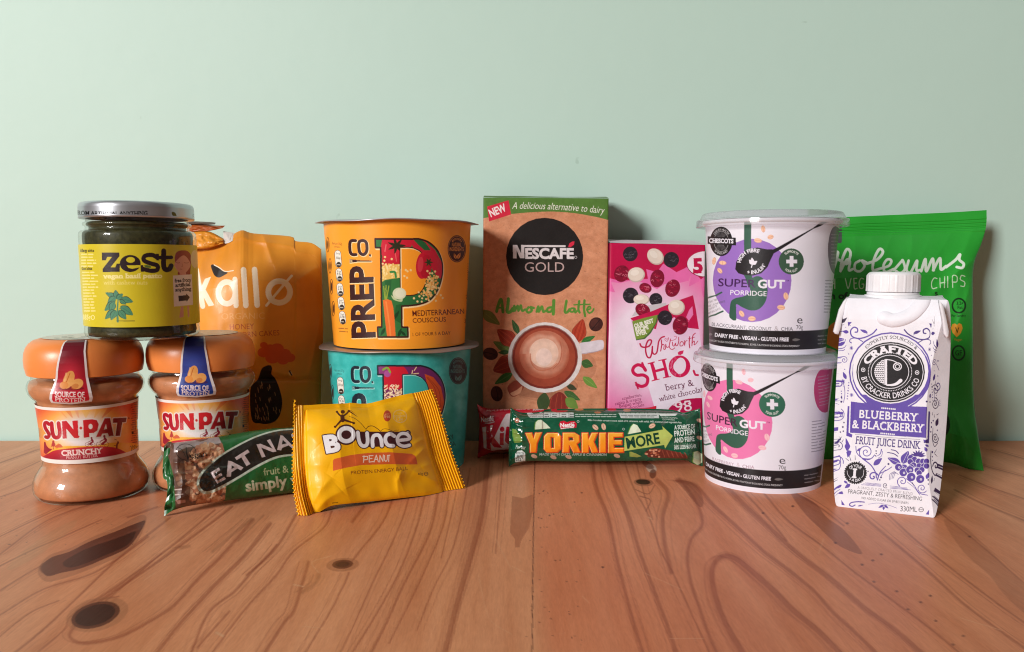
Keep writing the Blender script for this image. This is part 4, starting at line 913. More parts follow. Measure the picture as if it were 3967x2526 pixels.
def art_bounce(c):
    c.crop(1100, 1450, .37184)
    yel = np.array((250, 190, 10.))
    br, wh = (70, 30, 34), (240, 236, 240)
    m = c.m_text('B', 440, 815, 600, 790, 168, bold=.055, shear=-.05); m |= c.m_ell(650, 630, 96, 90) & ~c.m_ell(650, 630, 52, 46)
    m |= c.m_stroke([(770,606),(785,700),(815,744),(855,742),(872,700),(866,612)], 38); m |= c.m_stroke([(925,750),(922,680),(940,640),(985,636),(1012,680),(1020,745)], 38)
    m |= c.m_stroke([(1150,645),(1110,622),(1068,640),(1056,690),(1085,738),(1140,745)], 38); m |= c.m_stroke([(1195,690),(1305,672),(1280,625),(1220,620),(1182,665),(1195,725),(1250,750),(1308,738)], 34)
    g = c.grow(m, 5); g |= c.m_ell(650, 630, 112, 106); g |= c.m_poly([(770,600),(1300,600),(1320,740),(820,760)]) ; g |= c.m_ell(1290, 612, 30, 30)
    c.ink(c.grow(g, 1), br); c.ink(c.grow(m, 0), wh)
    c.ring(1288, 612, 15, 16, 3, wh); c.text('R', 1281, 620, 1295, 619, 16, wh)
    bn = (84, 36, 16)
    c.ell(614, 393, 22, 20, bn); c.stroke([(610,440),(612,480)], 44, bn); c.stroke([(600,440),(575,420),(555,395)], 18, bn); c.stroke([(620,436),(655,410),(676,385)], 18, bn); c.ell(553, 392, 13, 12, bn); c.ell(678, 383, 13, 12, bn)
    c.stroke([(605,475),(580,500),(540,545)], 24, bn, w2=16); c.stroke([(620,475),(670,490),(725,508)], 24, bn, w2=16); c.ell(534, 548, 14, 12, bn); c.ell(728, 510, 14, 12, bn)
    c.stroke([(680,440),(740,462),(800,510),(855,575)], 5, bn); c.stroke([(855,575),(880,545),(925,540),(970,565),(1006,594)], 7, bn); c.stroke([(1006,594),(1040,570),(1090,575),(1140,598)], 5, bn); c.stroke([(1140,598),(1160,585),(1195,582)], 4, bn)
    c.ell(1076, 435, 40, 58, (196, 70, 38)); c.text('gluten', 1056, 422, 1098, 420, 16, (236, 170, 120)); c.text('free', 1046, 458, 1106, 456, 38, (236, 170, 120), bold=.01); c.ring(1208, 438, 74, 68, 7, (240, 196, 120), 20)
    c.text('high', 1180, 412, 1230, 412, 16, (240, 196, 120)); c.text('protein', 1145, 448, 1272, 446, 32, (240, 196, 120)); c.text('13g', 1172, 488, 1240, 490, 40, (240, 196, 120), bold=.02)
    c.poly([(512,900),(525,882),(700,840),(870,820),(1100,812),(1330,828),(1368,850),(1382,890),(1392,938),(1300,940),(1100,936),(800,946),(640,975),(512,1006)], (222, 100, 48))
    for p in ([(835,850),(828,918)],[(822,856),(872,856),(872,886),(835,892)],[(890,846),(888,915),(932,908)],[(886,848),(928,846)],[(888,880),(918,876)],[(938,914),(962,842),(984,912)],[(946,888),(976,884)],[(998,914),(1000,846),(1030,906),(1036,840)],[(1048,846),(1048,895),(1062,908),(1076,890),(1078,844)],[(1084,846),(1104,842)],[(1094,844),(1090,910)]):
        c.stroke(p, 9, (244, 222, 200), False)
    c.text('PROTEIN ENERGY BALL', 700, 1042, 1290, 996, 36, (130, 54, 24), bold=.005, bend=4); c.text('40g', 1394, 1052, 1448, 1048, 26, (110, 70, 20), bold=.01); c.ring(1480, 1036, 22, 20, 6, (120, 70, 20)); c.stroke([(1462,1036),(1498,1034)], 4, (120, 70, 20), False)
    c.smallprint(505, 1340, 560, 1334, 16, (90, 60, 10))

def art_yorkie(c):
    c.crop(1820, 1540, .39037)
    dg = np.array((14, 80, 54.))
    c.ink(c.m_uv(0, 0, 1, 1), lambda X, Y: dg + fbm(X/200, Y/120, 41, 3)[:, None]*8)
    sil = (196, 202, 200)
    c.poly([(566,150),(1030,150),(1036,198),(600,202),(580,185)], sil)
    c.text('Carbohydrate', 606, 172, 724, 172, 16, (30, 40, 36)); c.text('of which sugars', 596, 194, 728, 194, 16, (30, 40, 36))
    for x in (732, 805, 890, 984): c.stroke([(x,152),(x,198)], 3, (40, 60, 54), False)
    for x in (745, 820, 915, 995):
        for y in (168, 190): c.smallprint(x, y, x + 40, y, 13, (30, 40, 36), .9)
    for x0, x1, y in ((1050,1450,170),(1050,1450,190),(1480,1870,158)): c.smallprint(x0, y, x1, y, 15, (190, 206, 196), .8)
    c.poly([(1480,160),(1876,160),(1876,206),(1500,206)], sil); c.smallprint(1500, 178, 1860, 178, 14, (40, 60, 54)); c.smallprint(1540, 194, 1830, 194, 14, (40, 60, 54))
    c.poly([(1872,160),(2062,160),(2040,182),(1890,184)], (216, 222, 218))
    c.text('NUTRITIONAL', 1898, 204, 2062, 212, 15, (190, 206, 196)); c.text('COMPASS', 1910, 222, 2030, 230, 14, (190, 206, 196))
    c.text('Milk chocolate contains cocoa solids 25% minimum, milk solids 14% minimum and vegetable fats', 1172, 232, 2100, 256, 17, (200, 214, 206), bold=.01)
    c.poly([(885,272),(900,238),(935,232),(965,245),(1000,236),(1040,234),(1062,262),(1058,300),(1020,302),(960,306),(905,318)], (196, 24, 50)); c.text('Nestle', 900, 296, 1040, 288, 40, (236, 230, 230), bold=.03); c.stroke([(905,308),(970,302),(1030,300)], 6, (236, 230, 230)); c.stroke([(1022,252),(1038,250)], 4, (236, 230, 230), False)
    for x, y in ((1075,238),(1526,314)): c.ring(x, y, 12, 12, 4, (190, 206, 196))
    def wedge(pts, col=(216, 226, 200)): c.poly([(x - 9, y) for x, y in pts], (94, 146, 60), curve=False); c.poly(pts, col)
    wedge([(648,318),(655,250),(680,224),(710,222),(760,262),(802,305)]); wedge([(1570,364),(1600,290),(1625,262),(1660,275),(1690,320),(1700,340)]); wedge([(1590,540),(1600,536),(1660,560),(1704,582),(1660,592),(1592,585)], (150, 160, 80)); wedge([(428,310),(460,320),(510,390),(526,430),(500,446),(452,450),(432,380)], (120, 146, 70)); c.ell(470, 228, 24, 26, (170, 110, 90)); wedge([(2220,540),(2260,530),(2304,560),(2304,640),(2260,670),(2215,640)], (190, 204, 170))
    for x, y, r in ((1246,296,40),(1328,290,75),(1808,282,-25)): c.ell(x, y, 34, 22, (206, 164, 138), r); c.ell(x, y, 30, 18, (222, 186, 160), r); a = math.radians(r); c.stroke([(x - 28*math.cos(a), y - 28*math.sin(a)),(x + 28*math.cos(a), y + 28*math.sin(a))], 5, (170, 120, 96), False)
    for x, y in ((1460,578),(980,588),(830,592),(640,582),(2280,230),(2280,400)): c.ell(x, y, 32, 18, (190, 150, 128), 20)
    c.ell(890, 128, 84, 22, (180, 26, 44)); c.ell(1085, 120, 44, 12, (170, 110, 70)); c.ell(1410, 122, 44, 16, (180, 26, 44)); c.ell(1560, 128, 40, 14, (176, 116, 76)); c.ell(1270, 150, 34, 10, (170, 110, 80))
    # the big word
    Lt = c.m_poly([(552,352),(618,350),(636,410),(650,350),(716,348),(668,458),(660,545),(600,545),(600,462)])
    O1 = c.m_poly([(770,352),(870,352),(905,385),(905,510),(872,543),(768,545),(735,510),(738,385)]) & ~c.m_poly([(805,395),(835,395),(838,500),(806,502)])
    R1 = c.m_poly([(925,350),(1040,350),(1088,380),(1090,440),(1062,462),(1098,545),(1030,546),(990,470),(985,545),(920,545)]) & ~c.m_poly([(982,395),(1024,395),(1030,425),(984,428)])
    K1 = c.m_poly([(1112,350),(1175,350),(1178,420),(1210,350),(1272,350),(1232,440),(1276,545),(1212,546),(1182,470),(1178,546),(1112,546)])
    I1 = c.m_poly([(1286,350),(1352,350),(1352,546),(1286,546)])
    E1 = c.m_poly([(1372,350),(1520,350),(1520,392),(1430,395),(1430,425),(1508,425),(1508,468),(1430,468),(1430,500),(1526,500),(1526,545),(1372,546)])
    L = Lt | O1 | R1 | K1 | I1 | E1
    c.ink(c.grow(L, 4), (196, 20, 30)); c.ink(L, lambda X, Y: np.stack((np.full_like(X, 242.), np.interp(Y, (350, 450, 545), (172, 150, 132)), np.interp(Y, (350, 450, 545), (60, 34, 26))), -1))
    e = L & ~np.roll(np.roll(L, -4, 0), -4, 1); c.ink(e, (214, 110, 22)); e = L & ~np.roll(np.roll(L, 4, 0), 4, 1); c.ink(e, (252, 206, 120))
    c.poly([(1536,390),(1916,318),(1908,284),(2012,380),(1938,506),(1928,470),(1532,530)], (178, 192, 98)); c.text('MORE', 1562, 506, 1890, 452, 104, (16, 60, 44), bold=.03)
    w = (214, 226, 218)
    c.text('A SOURCE OF', 2030, 318, 2234, 306, 42, w, bold=.02); c.text('PROTEIN', 2030, 386, 2232, 366, 54, w, bold=.02); c.text('AND FIBRE', 2030, 450, 2230, 430, 48, w, bold=.02); c.text('30% LESS SUGAR', 2028, 514, 2246, 500, 38, w, bold=.02)
    for i in range(11): c.ell(2034 + i*18, 464 - i, 4, 4, (120, 160, 140))
    c.text('Per bar', 458, 506, 554, 514, 38, w); c.poly([(450,640),(452,560),(475,528),(520,524),(552,550),(552,640)], (206, 214, 210)); c.text('Energy', 462, 558, 540, 566, 32, (30, 44, 40)); c.text('887kJ', 466, 594, 530, 598, 28, (30, 44, 40), bold=.03); c.text('212', 458, 624, 510, 626, 24, (30, 44, 40), bold=.03)
    c.text('MADE WITH OATS, APPLE & CINNAMON', 690, 574, 1356, 578, 24, (150, 166, 156), bold=.02, shear=.15)
    c.poly([(1735,545),(1790,508),(1850,500),(1960,520),(2080,545),(2160,580),(2160,605),(1900,600),(1770,592)], (104, 44, 36))
    for i in range(26): c.ell(rnd.uniform(1740, 1890), rnd.uniform(515, 590), 11, 9, rnd.choice(((150,74,52),(190,120,90),(84,34,28),(206,150,120))))
    for x in range(1910, 2150, 44): c.stroke([(x,525 + (x - 1900)*.1),(x + 24,590)], 10, (136, 64, 50), False)

def art_kitkat(c):
    c.crop(1820, 1550, .18265)
    rd = np.array((186, 18, 44.))
    c.ink(c.m_uv(0, 0, 1, 1), lambda X, Y: rd + fbm(X/200, Y/160, 51, 3)[:, None]*6)
    w = (222, 206, 208)
    c.poly([(270,580),(500,530),(790,290),(1300,270),(1800,300),(2600,300),(2600,1040),(900,1030),(480,1070),(300,1010)], w)
    c.poly([(280,560),(500,530),(590,300),(780,290),(690,440),(520,800),(690,1010),(520,1000),(440,900),(460,1060),(360,1020),(350,560)], tuple(rd)); c.poly([(435,540),(500,530),(440,690)], w)
    c.ell(690, 620, 50, 56, tuple(rd)); c.poly([(640,700),(728,690),(722,950),(636,955)], tuple(rd)); c.stroke([(810,600),(790,860),(840,900)], 84, tuple(rd), False)
    c.poly([(950,560),(1040,560),(1040,720),(1180,560),(1290,560),(1130,740),(1300,950),(1190,950),(1040,770),(1040,950),(950,950)], tuple(rd))
    c.poly([(300,360),(340,330),(540,310),(550,330),(530,480),(330,515)], (150, 16, 40)); c.text('Nestle', 250, 470, 510, 440, 108, w, bold=.02); c.stroke([(330,490),(430,488),(520,462)], 14, w); c.stroke([(470,352),(505,345)], 10, w)
    c.text('Have a break', 360, 246, 850, 210, 44, (220, 160, 160), bold=.02, shear=.2); c.text('have a', 980, 212, 1270, 206, 40, (220, 160, 160), bold=.02, shear=.2); c.text('KitKat', 1340, 222, 1570, 206, 46, w, bold=.05, shear=.2)

def art_eatnat(c):
    c.crop(600, 1640, .24786)
    g = np.array((34, 98, 48.))
    c.ink(c.m_uv(0, 0, 1, 1), lambda X, Y: g + fbm(X/300, Y/200, 61, 3)[:, None]*5)
    win = c.m_poly([(150,300),(330,290),(990,200),(1020,260),(1060,330),(1090,440),(1110,700),(1115,1000),(1095,1190),(1040,1250),(330,1330),(290,800)])
    c.ink(win, (104, 74, 62)); o = c.clip; c.clip = win
    c.poly([(300,300),(1000,210),(1040,310),(500,380),(300,460)], (176, 160, 160))
    for i in range(330):
        y = rnd.uniform(330, 1260); x0 = 560 + 120*math.sin(y/170) - 40*(y > 600)
        x = rnd.uniform(x0 - 60, 1110); r = rnd.uniform(26, 62)
        if x < x0 and rnd.random() < .6: continue
        q = rnd.choice(((206,150,112),(222,176,140),(190,128,92),(176,112,84),(226,190,158),(160,96,72),(212,160,120)))
        c.poly(smooth([(x + r*(.7 + .5*rnd.random())*math.cos(a), y + r*(.6 + .5*rnd.random())*math.sin(a)) for a in np.arange(6)*1.047], True, 3), q, .9)
        c.stroke([(x - r*.5, y + r*.6),(x + r*.6, y + r*.5)], 6, (140, 88, 64), alpha=.4)
    c.poly([(290,560),(460,560),(480,800),(470,950),(560,1000),(540,1190),(330,1190),(290,900)], (86, 58, 48), .8)
    for y in (1035, 1115): c.smallprint(310, y, 440, y - 10, 30, (200, 180, 172), .8)
    c.poly([(330,1200),(480,1190),(480,1235),(360,1260)], (196, 150, 138), .8)
    c.ring(490, 450, 160, 130, 9, (28, 22, 20), 8)
    c.stroke([(490,380),(500,470),(520,560)], 18, (28, 22, 20)); c.stroke([(520,560),(560,440),(580,400)], 10, (28, 22, 20)); c.stroke([(360,380),(430,420),(480,520)], 8, (28, 22, 20)); c.text('egan', 552, 548, 826, 510, 84, (28, 22, 20), slab=True, bold=.01)
    c.clip = o
    lens = smooth([(2300,110),(2160,85),(1900,105),(1600,190),(1300,330),(1000,510),(760,720),(665,870),(665,1000),(740,1090),(860,1095),(1020,1030),(1300,870),(1600,690),(1900,550),(2170,505),(2300,500)])
    c.poly(lens, (196, 206, 190)); inner = smooth([(2300,130),(2160,105),(1900,128),(1610,212),(1320,350),(1020,530),(790,735),(705,880),(705,980),(765,1050),(860,1055),(1010,990),(1290,835),(1590,655),(1890,518),(2170,478),(2300,475)]); c.poly(inner, (38, 32, 28))
    w = (206, 186, 186)
    c.poly([(868,772),(1000,690),(1022,730),(925,790),(945,830),(1035,775),(1055,808),(962,866),(985,900),(1085,835),(1110,868),(978,942)], w)
    A = c.m_poly([(1145,585),(1190,590),(1384,690),(1345,735),(1290,705),(1195,765),(1190,830),(1122,838)]) & ~c.m_poly([(1200,655),(1250,685),(1198,718)]); c.ink(A, w)
    c.poly([(1250,535),(1450,410),(1480,452),(1402,500),(1492,635),(1432,670),(1352,532),(1278,575)], w)
    c.poly([(1588,332),(1650,320),(1840,400),(1750,270),(1800,248),(1898,440),(1845,452),(1660,380),(1728,520),(1672,536)], w)
    A = c.m_poly([(1962,190),(2000,195),(2160,360),(2230,395),(2140,388),(2090,345),(1990,385),(1970,425),(1910,415)]) & ~c.m_poly([(1998,260),(2060,315),(1980,335)]); c.ink(A, w)
    c.poly([(2130,170),(2400,160),(2400,205),(2290,215),(2290,380),(2230,380),(2230,215),(2135,215)], w)
    c.text('fruit & nut', 1705, 815, 2330, 730, 110, (176, 186, 140), bold=.01); c.text('simply vegan', 1425, 1062, 2700, 890, 165, (190, 190, 160), bold=.03)
# ------------------------------------------------------------------ table and wall
Y_WALL = 0.580
def table_surface():
    return lambda u, v: np.stack((-0.42 + 0.84*np.asarray(u), Y_WALL - 0.335*np.asarray(v), np.zeros_like(np.asarray(u, float) + np.asarray(v))), -1)

def art_table(c):
    X0 = lambda X, Y: 0
    def base(X, Y):
        P = np.stack((X, Y), -1)
        d = -(Y - CY)/FOC; t = -CAM_H/(d*CP - SP); x = (X - PW/2)/FOC*t; y = t*(CP + d*SP)
        n = fbm(x*26, y*5, 71, 4)[:, None]; n2 = fbm(x*180, y*9, 72, 3)[:, None]; n3 = fbm(x*7, y*4, 74, 2)[:, None]
        right = np.clip((x - .008)/.004, 0, 1)[:, None]
        q = np.array((216, 144, 104.))*(1 - right) + np.array((212, 133, 95.))*right
        strip = (np.clip((x - .012)/.004, 0, 1)*np.clip((.075 - x)/.03, 0, 1))[:, None]
        return q + n*np.array((11, 13, 12)) + n2*np.array((5, 6, 6)) + n3*np.array((7, 11, 12)) - strip*np.array((4, 10, 10))
    c.ink(c.m_uv(0, 0, 1, 1), base)
    G, D = (142, 66, 42), (104, 46, 32)
    def grain(p, w, col=G, a=.60):
        m = c.m_stroke(p, w*1.5); c.ink(m, col, a*.35)
        p2 = np.asarray(p, float) + np.array((w*.12, 0)); c.ink(c.m_stroke(p2, w*.8), col, a*.7)
        for k in range(3):      # thinner year rings beside it
            o = rnd.choice((-1, 1))*rnd.uniform(10, 40); q = np.asarray(p, float) + np.array((o, rnd.uniform(-4, 4))) + np.array([(rnd.uniform(-5, 5), 0) for _ in p])
            c.ink(c.m_stroke(q, rnd.uniform(2, max(3, w*.4))), col, rnd.uniform(.14, .34))
    c.crop(0, 1650, .8239)
    for p, w in (([(800,430),(560,620),(350,820),(200,960),(40,1090)],8), ([(1010,395),(850,530),(640,690),(480,800),(360,870)],9), ([(1090,380),(960,480),(740,640),(560,760),(430,850)],12), ([(1190,440),(1050,600),(930,720),(820,840),(700,920),(560,990),(400,1020),(330,990),(350,940)],15),
                 ([(1270,460),(1150,610),(1000,760),(900,870),(820,960),(720,1090)],17), ([(1390,420),(1300,570),(1190,680),(1100,780),(980,880),(890,1090)],12), ([(1560,400),(1520,480),(1380,590),(1300,700),(1180,830),(1100,930),(980,1090)],9), ([(1710,380),(1655,450)],14), ([(1850,330),(1800,450),(1690,590),(1650,640)],8),
                 ([(1640,690),(1620,740),(1560,860),(1500,960),(1420,1090)],9), ([(1450,640),(1420,740),(1380,870),(1330,930),(1230,1090)],16), ([(1930,310),(1890,440),(1820,600),(1760,720),(1680,900),(1590,1090)],7), ([(2000,310),(1960,470),(1880,680),(1760,900),(1640,1090)],9), ([(2060,310),(2020,500),(1900,740),(1800,960),(1730,1090)],11),
                 ([(2110,310),(2080,480),(1960,760),(1830,1020)],7), ([(2145,310),(2110,470),(2075,620)],6), ([(2290,160),(2260,420),(2200,640),(2150,820),(2080,1090)],32), ([(2370,120),(2350,350),(2330,600)],5), ([(2210,200),(2170,420),(2120,600),(2040,760),(1960,960)],6),
                 ([(0,605),(180,470),(330,400),(560,330)],6), ([(0,520),(200,425),(420,330)],5), ([(0,660),(150,585),(300,520),(480,440)],5), ([(0,775),(120,700),(190,660)],6), ([(0,890),(200,770),(420,700),(560,620),(700,520)],7), ([(0,335),(100,300),(180,262)],5), ([(0,175),(200,105)],5), ([(0,255),(190,165)],4), ([(730,100),(600,180),(300,330)],4), ([(0,990),(140,880),(280,820)],6),
                 ([(1300,560),(1230,640),(1160,700)],10), ([(1080,870),(1000,960),(930,1040)],10), ([(500,820),(620,720),(760,600)],6), ([(180,1063),(300,960),(330,900),(420,830),(560,800)],6), ([(600,430),(740,380)],8)):
        grain(p, w)
    for p, w in (([(1000,590),(1080,520),(1180,440)],16), ([(1420,780),(1480,740),(1500,700)],18), ([(850,575),(890,565)],14), ([(1240,420),(1120,540)],8)): grain(p, w, (140, 84, 56), .4)
    c.poly([(180,680),(230,610),(330,575),(430,525),(560,470),(660,420),(690,440),(650,540),(590,600),(480,650),(380,690),(290,720),(215,730)], (150, 92, 66), .5, True)
    c.poly([(195,665),(240,620),(330,590),(420,545),(560,490),(650,455),(685,450),(640,530),(590,580),(480,630),(380,670),(290,690),(225,705)], (84, 36, 28), .88, True)
    c.poly([(300,640),(380,590),(480,550),(600,505),(640,500),(600,560),(480,615),(380,655),(320,665)], (56, 26, 20), .88, True)
    c.stroke([(470,550),(560,520),(660,480)], 9, (120, 66, 50), alpha=.6); c.ell(214, 668, 26, 26, (110, 60, 46), alpha=.6)
    c.ell(460, 885, 150, 76, (162, 106, 74), -14, .5); c.ell(452, 888, 118, 58, (84, 40, 28), -16, .9); c.ell(450, 888, 98, 46, (52, 24, 18), -16, .9)
    c.ell(1612, 652, 78, 32, (158, 96, 66), -4, .55); c.ell(1612, 650, 50, 21, (106, 52, 36), -4, .95); c.ell(1612, 650, 34, 13, (78, 36, 26), -4, .9)
    c.ell(200, 560, 200, 30, (180, 140, 100), -35, .25)
    for p, w in (([(680,725),(730,690)],3), ([(2330,530),(2408,680)],3), ([(1560,610),(1470,640),(1500,690)],3), ([(1380,745),(1430,755)],6), ([(2250,700),(2300,900),(2408,980)],2), ([(1020,970),(1050,985)],12), ([(1420,940),(1520,950)],2), ([(2130,340),(2150,440)],3)): c.stroke(p, w, (222, 172, 136), alpha=.55)
    for i in range(26): x, y = rnd.uniform(10, 700), rnd.uniform(330, 620); c.stroke([(x, y),(x + rnd.uniform(-9, 9), y + rnd.uniform(-4, 4))], rnd.uniform(2, 4), (70, 40, 30), False, alpha=.7)
    c.crop(1984, 1650, .8235)
    c.stroke([(112,60),(104,280),(97,700),(94,1100)], 4.5, (84, 44, 34), alpha=.85); c.stroke([(118,60),(109,280),(102,700),(100,1100)], 3, (206, 150, 116), alpha=.35)
    c.poly([(0,330),(50,340),(105,320),(100,380),(80,480),(42,540),(36,570),(14,572),(12,530),(-10,500)], (150, 80, 56), .5)
    for p, w in (([(375,160),(395,290),(450,430),(490,620),(540,820),(580,960),(620,1090)],16), ([(450,160),(480,260),(545,420),(600,600),(660,760),(720,920),(780,1090)],18), ([(525,160),(570,290),(640,420),(700,590),(760,700),(850,900),(940,1090)],7), ([(680,255),(730,320),(705,430),(715,560),(745,690)],18),
                 ([(785,250),(840,320),(882,400),(890,470),(842,530),(822,620),(840,740),(880,860),(930,1000),(975,1090)],15), ([(770,255),(860,280),(940,370),(1060,480),(1180,590),(1300,680),(1420,780),(1500,870),(1640,1000),(1730,1090)],16), ([(1095,1090),(1010,950),(960,830),(935,720),(945,650),(990,612),(1050,625),(1130,690),(1220,770),(1320,870),(1430,960),(1560,1090)],28),
                 ([(1000,280),(1100,380),(1200,470),(1330,590),(1500,720),(1650,850),(1800,960),(1950,1090)],20), ([(1070,290),(1200,430),(1290,540)],9), ([(1170,300),(1290,440),(1450,560),(1600,680),(1760,800),(1960,950),(2130,1090)],9), ([(1620,400),(1760,520),(1950,680),(2150,860),(2430,1060)],12), ([(1760,410),(1900,540),(2050,660),(2300,850),(2430,940)],9),
                 ([(2080,300),(2200,360),(2430,455)],7), ([(2100,230),(2250,290),(2430,350)],6), ([(2150,170),(2430,245)],5), ([(2250,110),(2430,160)],4), ([(1300,300),(1440,380),(1560,470)],8), ([(2000,400),(2200,560),(2430,760)],6), ([(580,160),(620,320),(660,440)],6)):
        grain(p, w)
    c.poly([(1310,310),(1420,360),(1480,430),(1560,490),(1645,600),(1540,565),(1450,485),(1370,405)], (120, 60, 44), .55, True); c.poly([(2030,445),(2120,470),(2200,540),(2300,640),(2430,780),(2430,890),(2320,800),(2240,700),(2120,590)], (156, 88, 60), .42, True)
    c.poly([(770,255),(860,275),(900,350),(880,380),(800,290)], (132, 66, 46), .5, True)
    c.ell(618, 266, 46, 18, (150, 92, 68), 4, .7); c.ell(616, 264, 34, 12, (48, 24, 20), 4, .95); c.stroke([(580,300),(640,320),(670,280)], 5, G, alpha=.6); c.stroke([(600,330),(650,350),(630,400)], 6, G, alpha=.6)
    c.ell(655, 200, 26, 20, (232, 206, 184), 30, .8); c.ell(640, 185, 30, 14, (120, 66, 50), 30, .7); c.ell(662, 226, 16, 22, (112, 58, 44), 10, .8)
    for i in range(44): x, y = rnd.uniform(60, 340), rnd.uniform(300, 1050); c.ell(x, y, rnd.uniform(2, 5), rnd.uniform(2, 4), (108, 54, 40), alpha=.8)
    for x, y in ((1320,378),(1576,458),(1520,550),(1645,652),(1695,632),(1735,604),(1700,732),(1808,777),(1965,798),(1920,828),(1860,862),(1990,916),(2120,986),(2070,1026),(426,664),(2150,520),(1180,410)): c.ell(x, y, 7, 5, (96, 46, 36), alpha=.85)
    for p, w in (([(740,1000),(900,1000)],2), ([(0,660),(60,690)],3), ([(1440,600),(1465,530)],4), ([(620,690),(800,770)],2), ([(1900,560),(1930,580)],4), ([(2100,900),(2300,960)],2), ([(330,800),(360,830)],3), ([(640,430),(656,438)],6)): c.stroke(p, w, (226, 176, 140), alpha=.5)
    for i in range(60):
        x, y, a, l = rnd.uniform(-2000, 2400), rnd.uniform(300, 1060), rnd.uniform(0, 3.1), rnd.uniform(10, 60)
        c.stroke([(x, y),(x + l*math.cos(a), y + l*.5*math.sin(a))], rnd.uniform(1, 2), (224, 174, 138), False, alpha=.3)

m, nt, b = nodes('varnished_pine')
at_ = nt.nodes.new('ShaderNodeAttribute'); at_.attribute_name = 'print'
f1 = tex(nt, 60, 6, .6, (9, 1, 1)); f2 = tex(nt, 9, 4, .5, (3, 1, 1)); f3 = tex(nt, 220, 3, .5, (6, 1, 1))
mul = nt.nodes.new('ShaderNodeMixRGB'); mul.blend_type = 'MULTIPLY'; mul.inputs[0].default_value = 1
nt.links.new(at_.outputs['Color'], mul.inputs[1]); nt.links.new(ramp(nt, f1, [(.3, (.91, .88, .86)), (.62, (1.02, 1.01, 1.0))]), mul.inputs[2])
mul2 = nt.nodes.new('ShaderNodeMixRGB'); mul2.blend_type = 'MULTIPLY'; mul2.inputs[0].default_value = 1
nt.links.new(mul.outputs[0], mul2.inputs[1]); nt.links.new(ramp(nt, f3, [(.35, (.94, .92, .91)), (.6, (1, 1, 1))]), mul2.inputs[2]); nt.links.new(mul2.outputs[0], b.inputs['Base Color'])
rr = nt.nodes.new('ShaderNodeMapRange'); rr.inputs[3].default_value = .30; rr.inputs[4].default_value = .44; b.inputs['Specular IOR Level'].default_value = .17; nt.links.new(f2, rr.inputs[0]); nt.links.new(rr.outputs[0], b.inputs['Roughness'])
b.inputs['Coat Weight'].default_value = .0; b.inputs['Coat Roughness'].default_value = .22
bp = nt.nodes.new('ShaderNodeBump'); bp.inputs['Strength'].default_value = .12; bp.inputs['Distance'].default_value = .0006; nt.links.new(f1, bp.inputs['Height']); nt.links.new(bp.outputs[0], b.inputs['Normal'])
M_TABLE = m

c = Print(table_surface(), .00046, (190, 132, 92), ss=2, maxn=1900, cellv=.0007)
art_table(c)
me = Mesh(); U, V = np.meshgrid(np.linspace(0, 1, c.nu), np.linspace(0, 1, c.nv)); P = table_surface()(U, V); C = c.colours()
me.sheet(P, C)
def border(x0, x1, y0, y1): me.add([(x0, y0, 0), (x1, y0, 0), (x1, y1, 0), (x0, y1, 0)], [(0, 1, 2, 3)], (210, 138, 100))
border(-1.0, -.42, -.25, Y_WALL); border(.42, 1.0, -.25, Y_WALL); border(-.42, .42, -.25, Y_WALL - .335)
for a, b_ in (((-1, -.25), (1, -.25)), ((1, -.25), (1, Y_WALL)), ((1, Y_WALL), (-1, Y_WALL)), ((-1, Y_WALL), (-1, -.25))): me.add([(*a, 0), (*b_, 0), (*b_, -.028), (*a, -.028)], [(0, 3, 2, 1)], (176, 120, 84))
tb = me.build('table_top', M_TABLE); tb['kind'] = 'structure'

m, nt, b = nodes('mint_wall_paint')
n1, n2, n3 = tex(nt, 3.0, 5), tex(nt, 900, 2), tex(nt, 55, 4)
spot = ramp(nt, tex(nt, 75, 2), [(.775, (1, 1, 1)), (.80, (.84, .86, .84))]); mixc = ramp(nt, n1, [(.3, (.468, .640, .562)), (.7, (.495, .665, .588))]); mm = nt.nodes.new('ShaderNodeMixRGB'); mm.blend_type = 'MULTIPLY'; mm.inputs[0].default_value = 1; nt.links.new(mixc, mm.inputs[1]); nt.links.new(spot, mm.inputs[2]); nt.links.new(mm.outputs[0], b.inputs['Base Color']); b.inputs['Roughness'].default_value = .55
bp = nt.nodes.new('ShaderNodeBump'); bp.inputs['Strength'].default_value = .22; bp.inputs['Distance'].default_value = .0008; nt.links.new(n3, bp.inputs['Height'])
bp2 = nt.nodes.new('ShaderNodeBump'); bp2.inputs['Strength'].default_value = .05; bp2.inputs['Distance'].default_value = .0003; nt.links.new(n2, bp2.inputs['Height']); nt.links.new(bp.outputs[0], bp2.inputs['Normal']); nt.links.new(bp2.outputs[0], b.inputs['Normal'])
me = Mesh(); yw = Y_WALL + .004
me.add([(-1.3, yw, -.3), (1.3, yw, -.3), (1.3, yw, 1.3), (-1.3, yw, 1.3)], [(0, 1, 2, 3)], (200, 220, 205))
me.add([(-1.3, yw + .1, -.3), (1.3, yw + .1, -.3), (1.3, yw + .1, 1.3), (-1.3, yw + .1, 1.3)], [(3, 2, 1, 0)], (200, 220, 205))
wl = me.build('wall', m); wl['kind'] = 'structure'

# ------------------------------------------------------------------ round containers
def lathe_profile(x0, y0, T, rows):
    """Traced silhouette rows (row, half width) as a profile (r, z) round the axis x0, y0."""
    out = []
    for y, hw in rows:
        py = float(T(0, y)[1]); z = at(PW/2, py, y0)[2]; k = float(T(1, 0)[0] - T(0, 0)[0])
        out.append((radius(hw*k, x0, y0, z), z))
    return np.array(out)

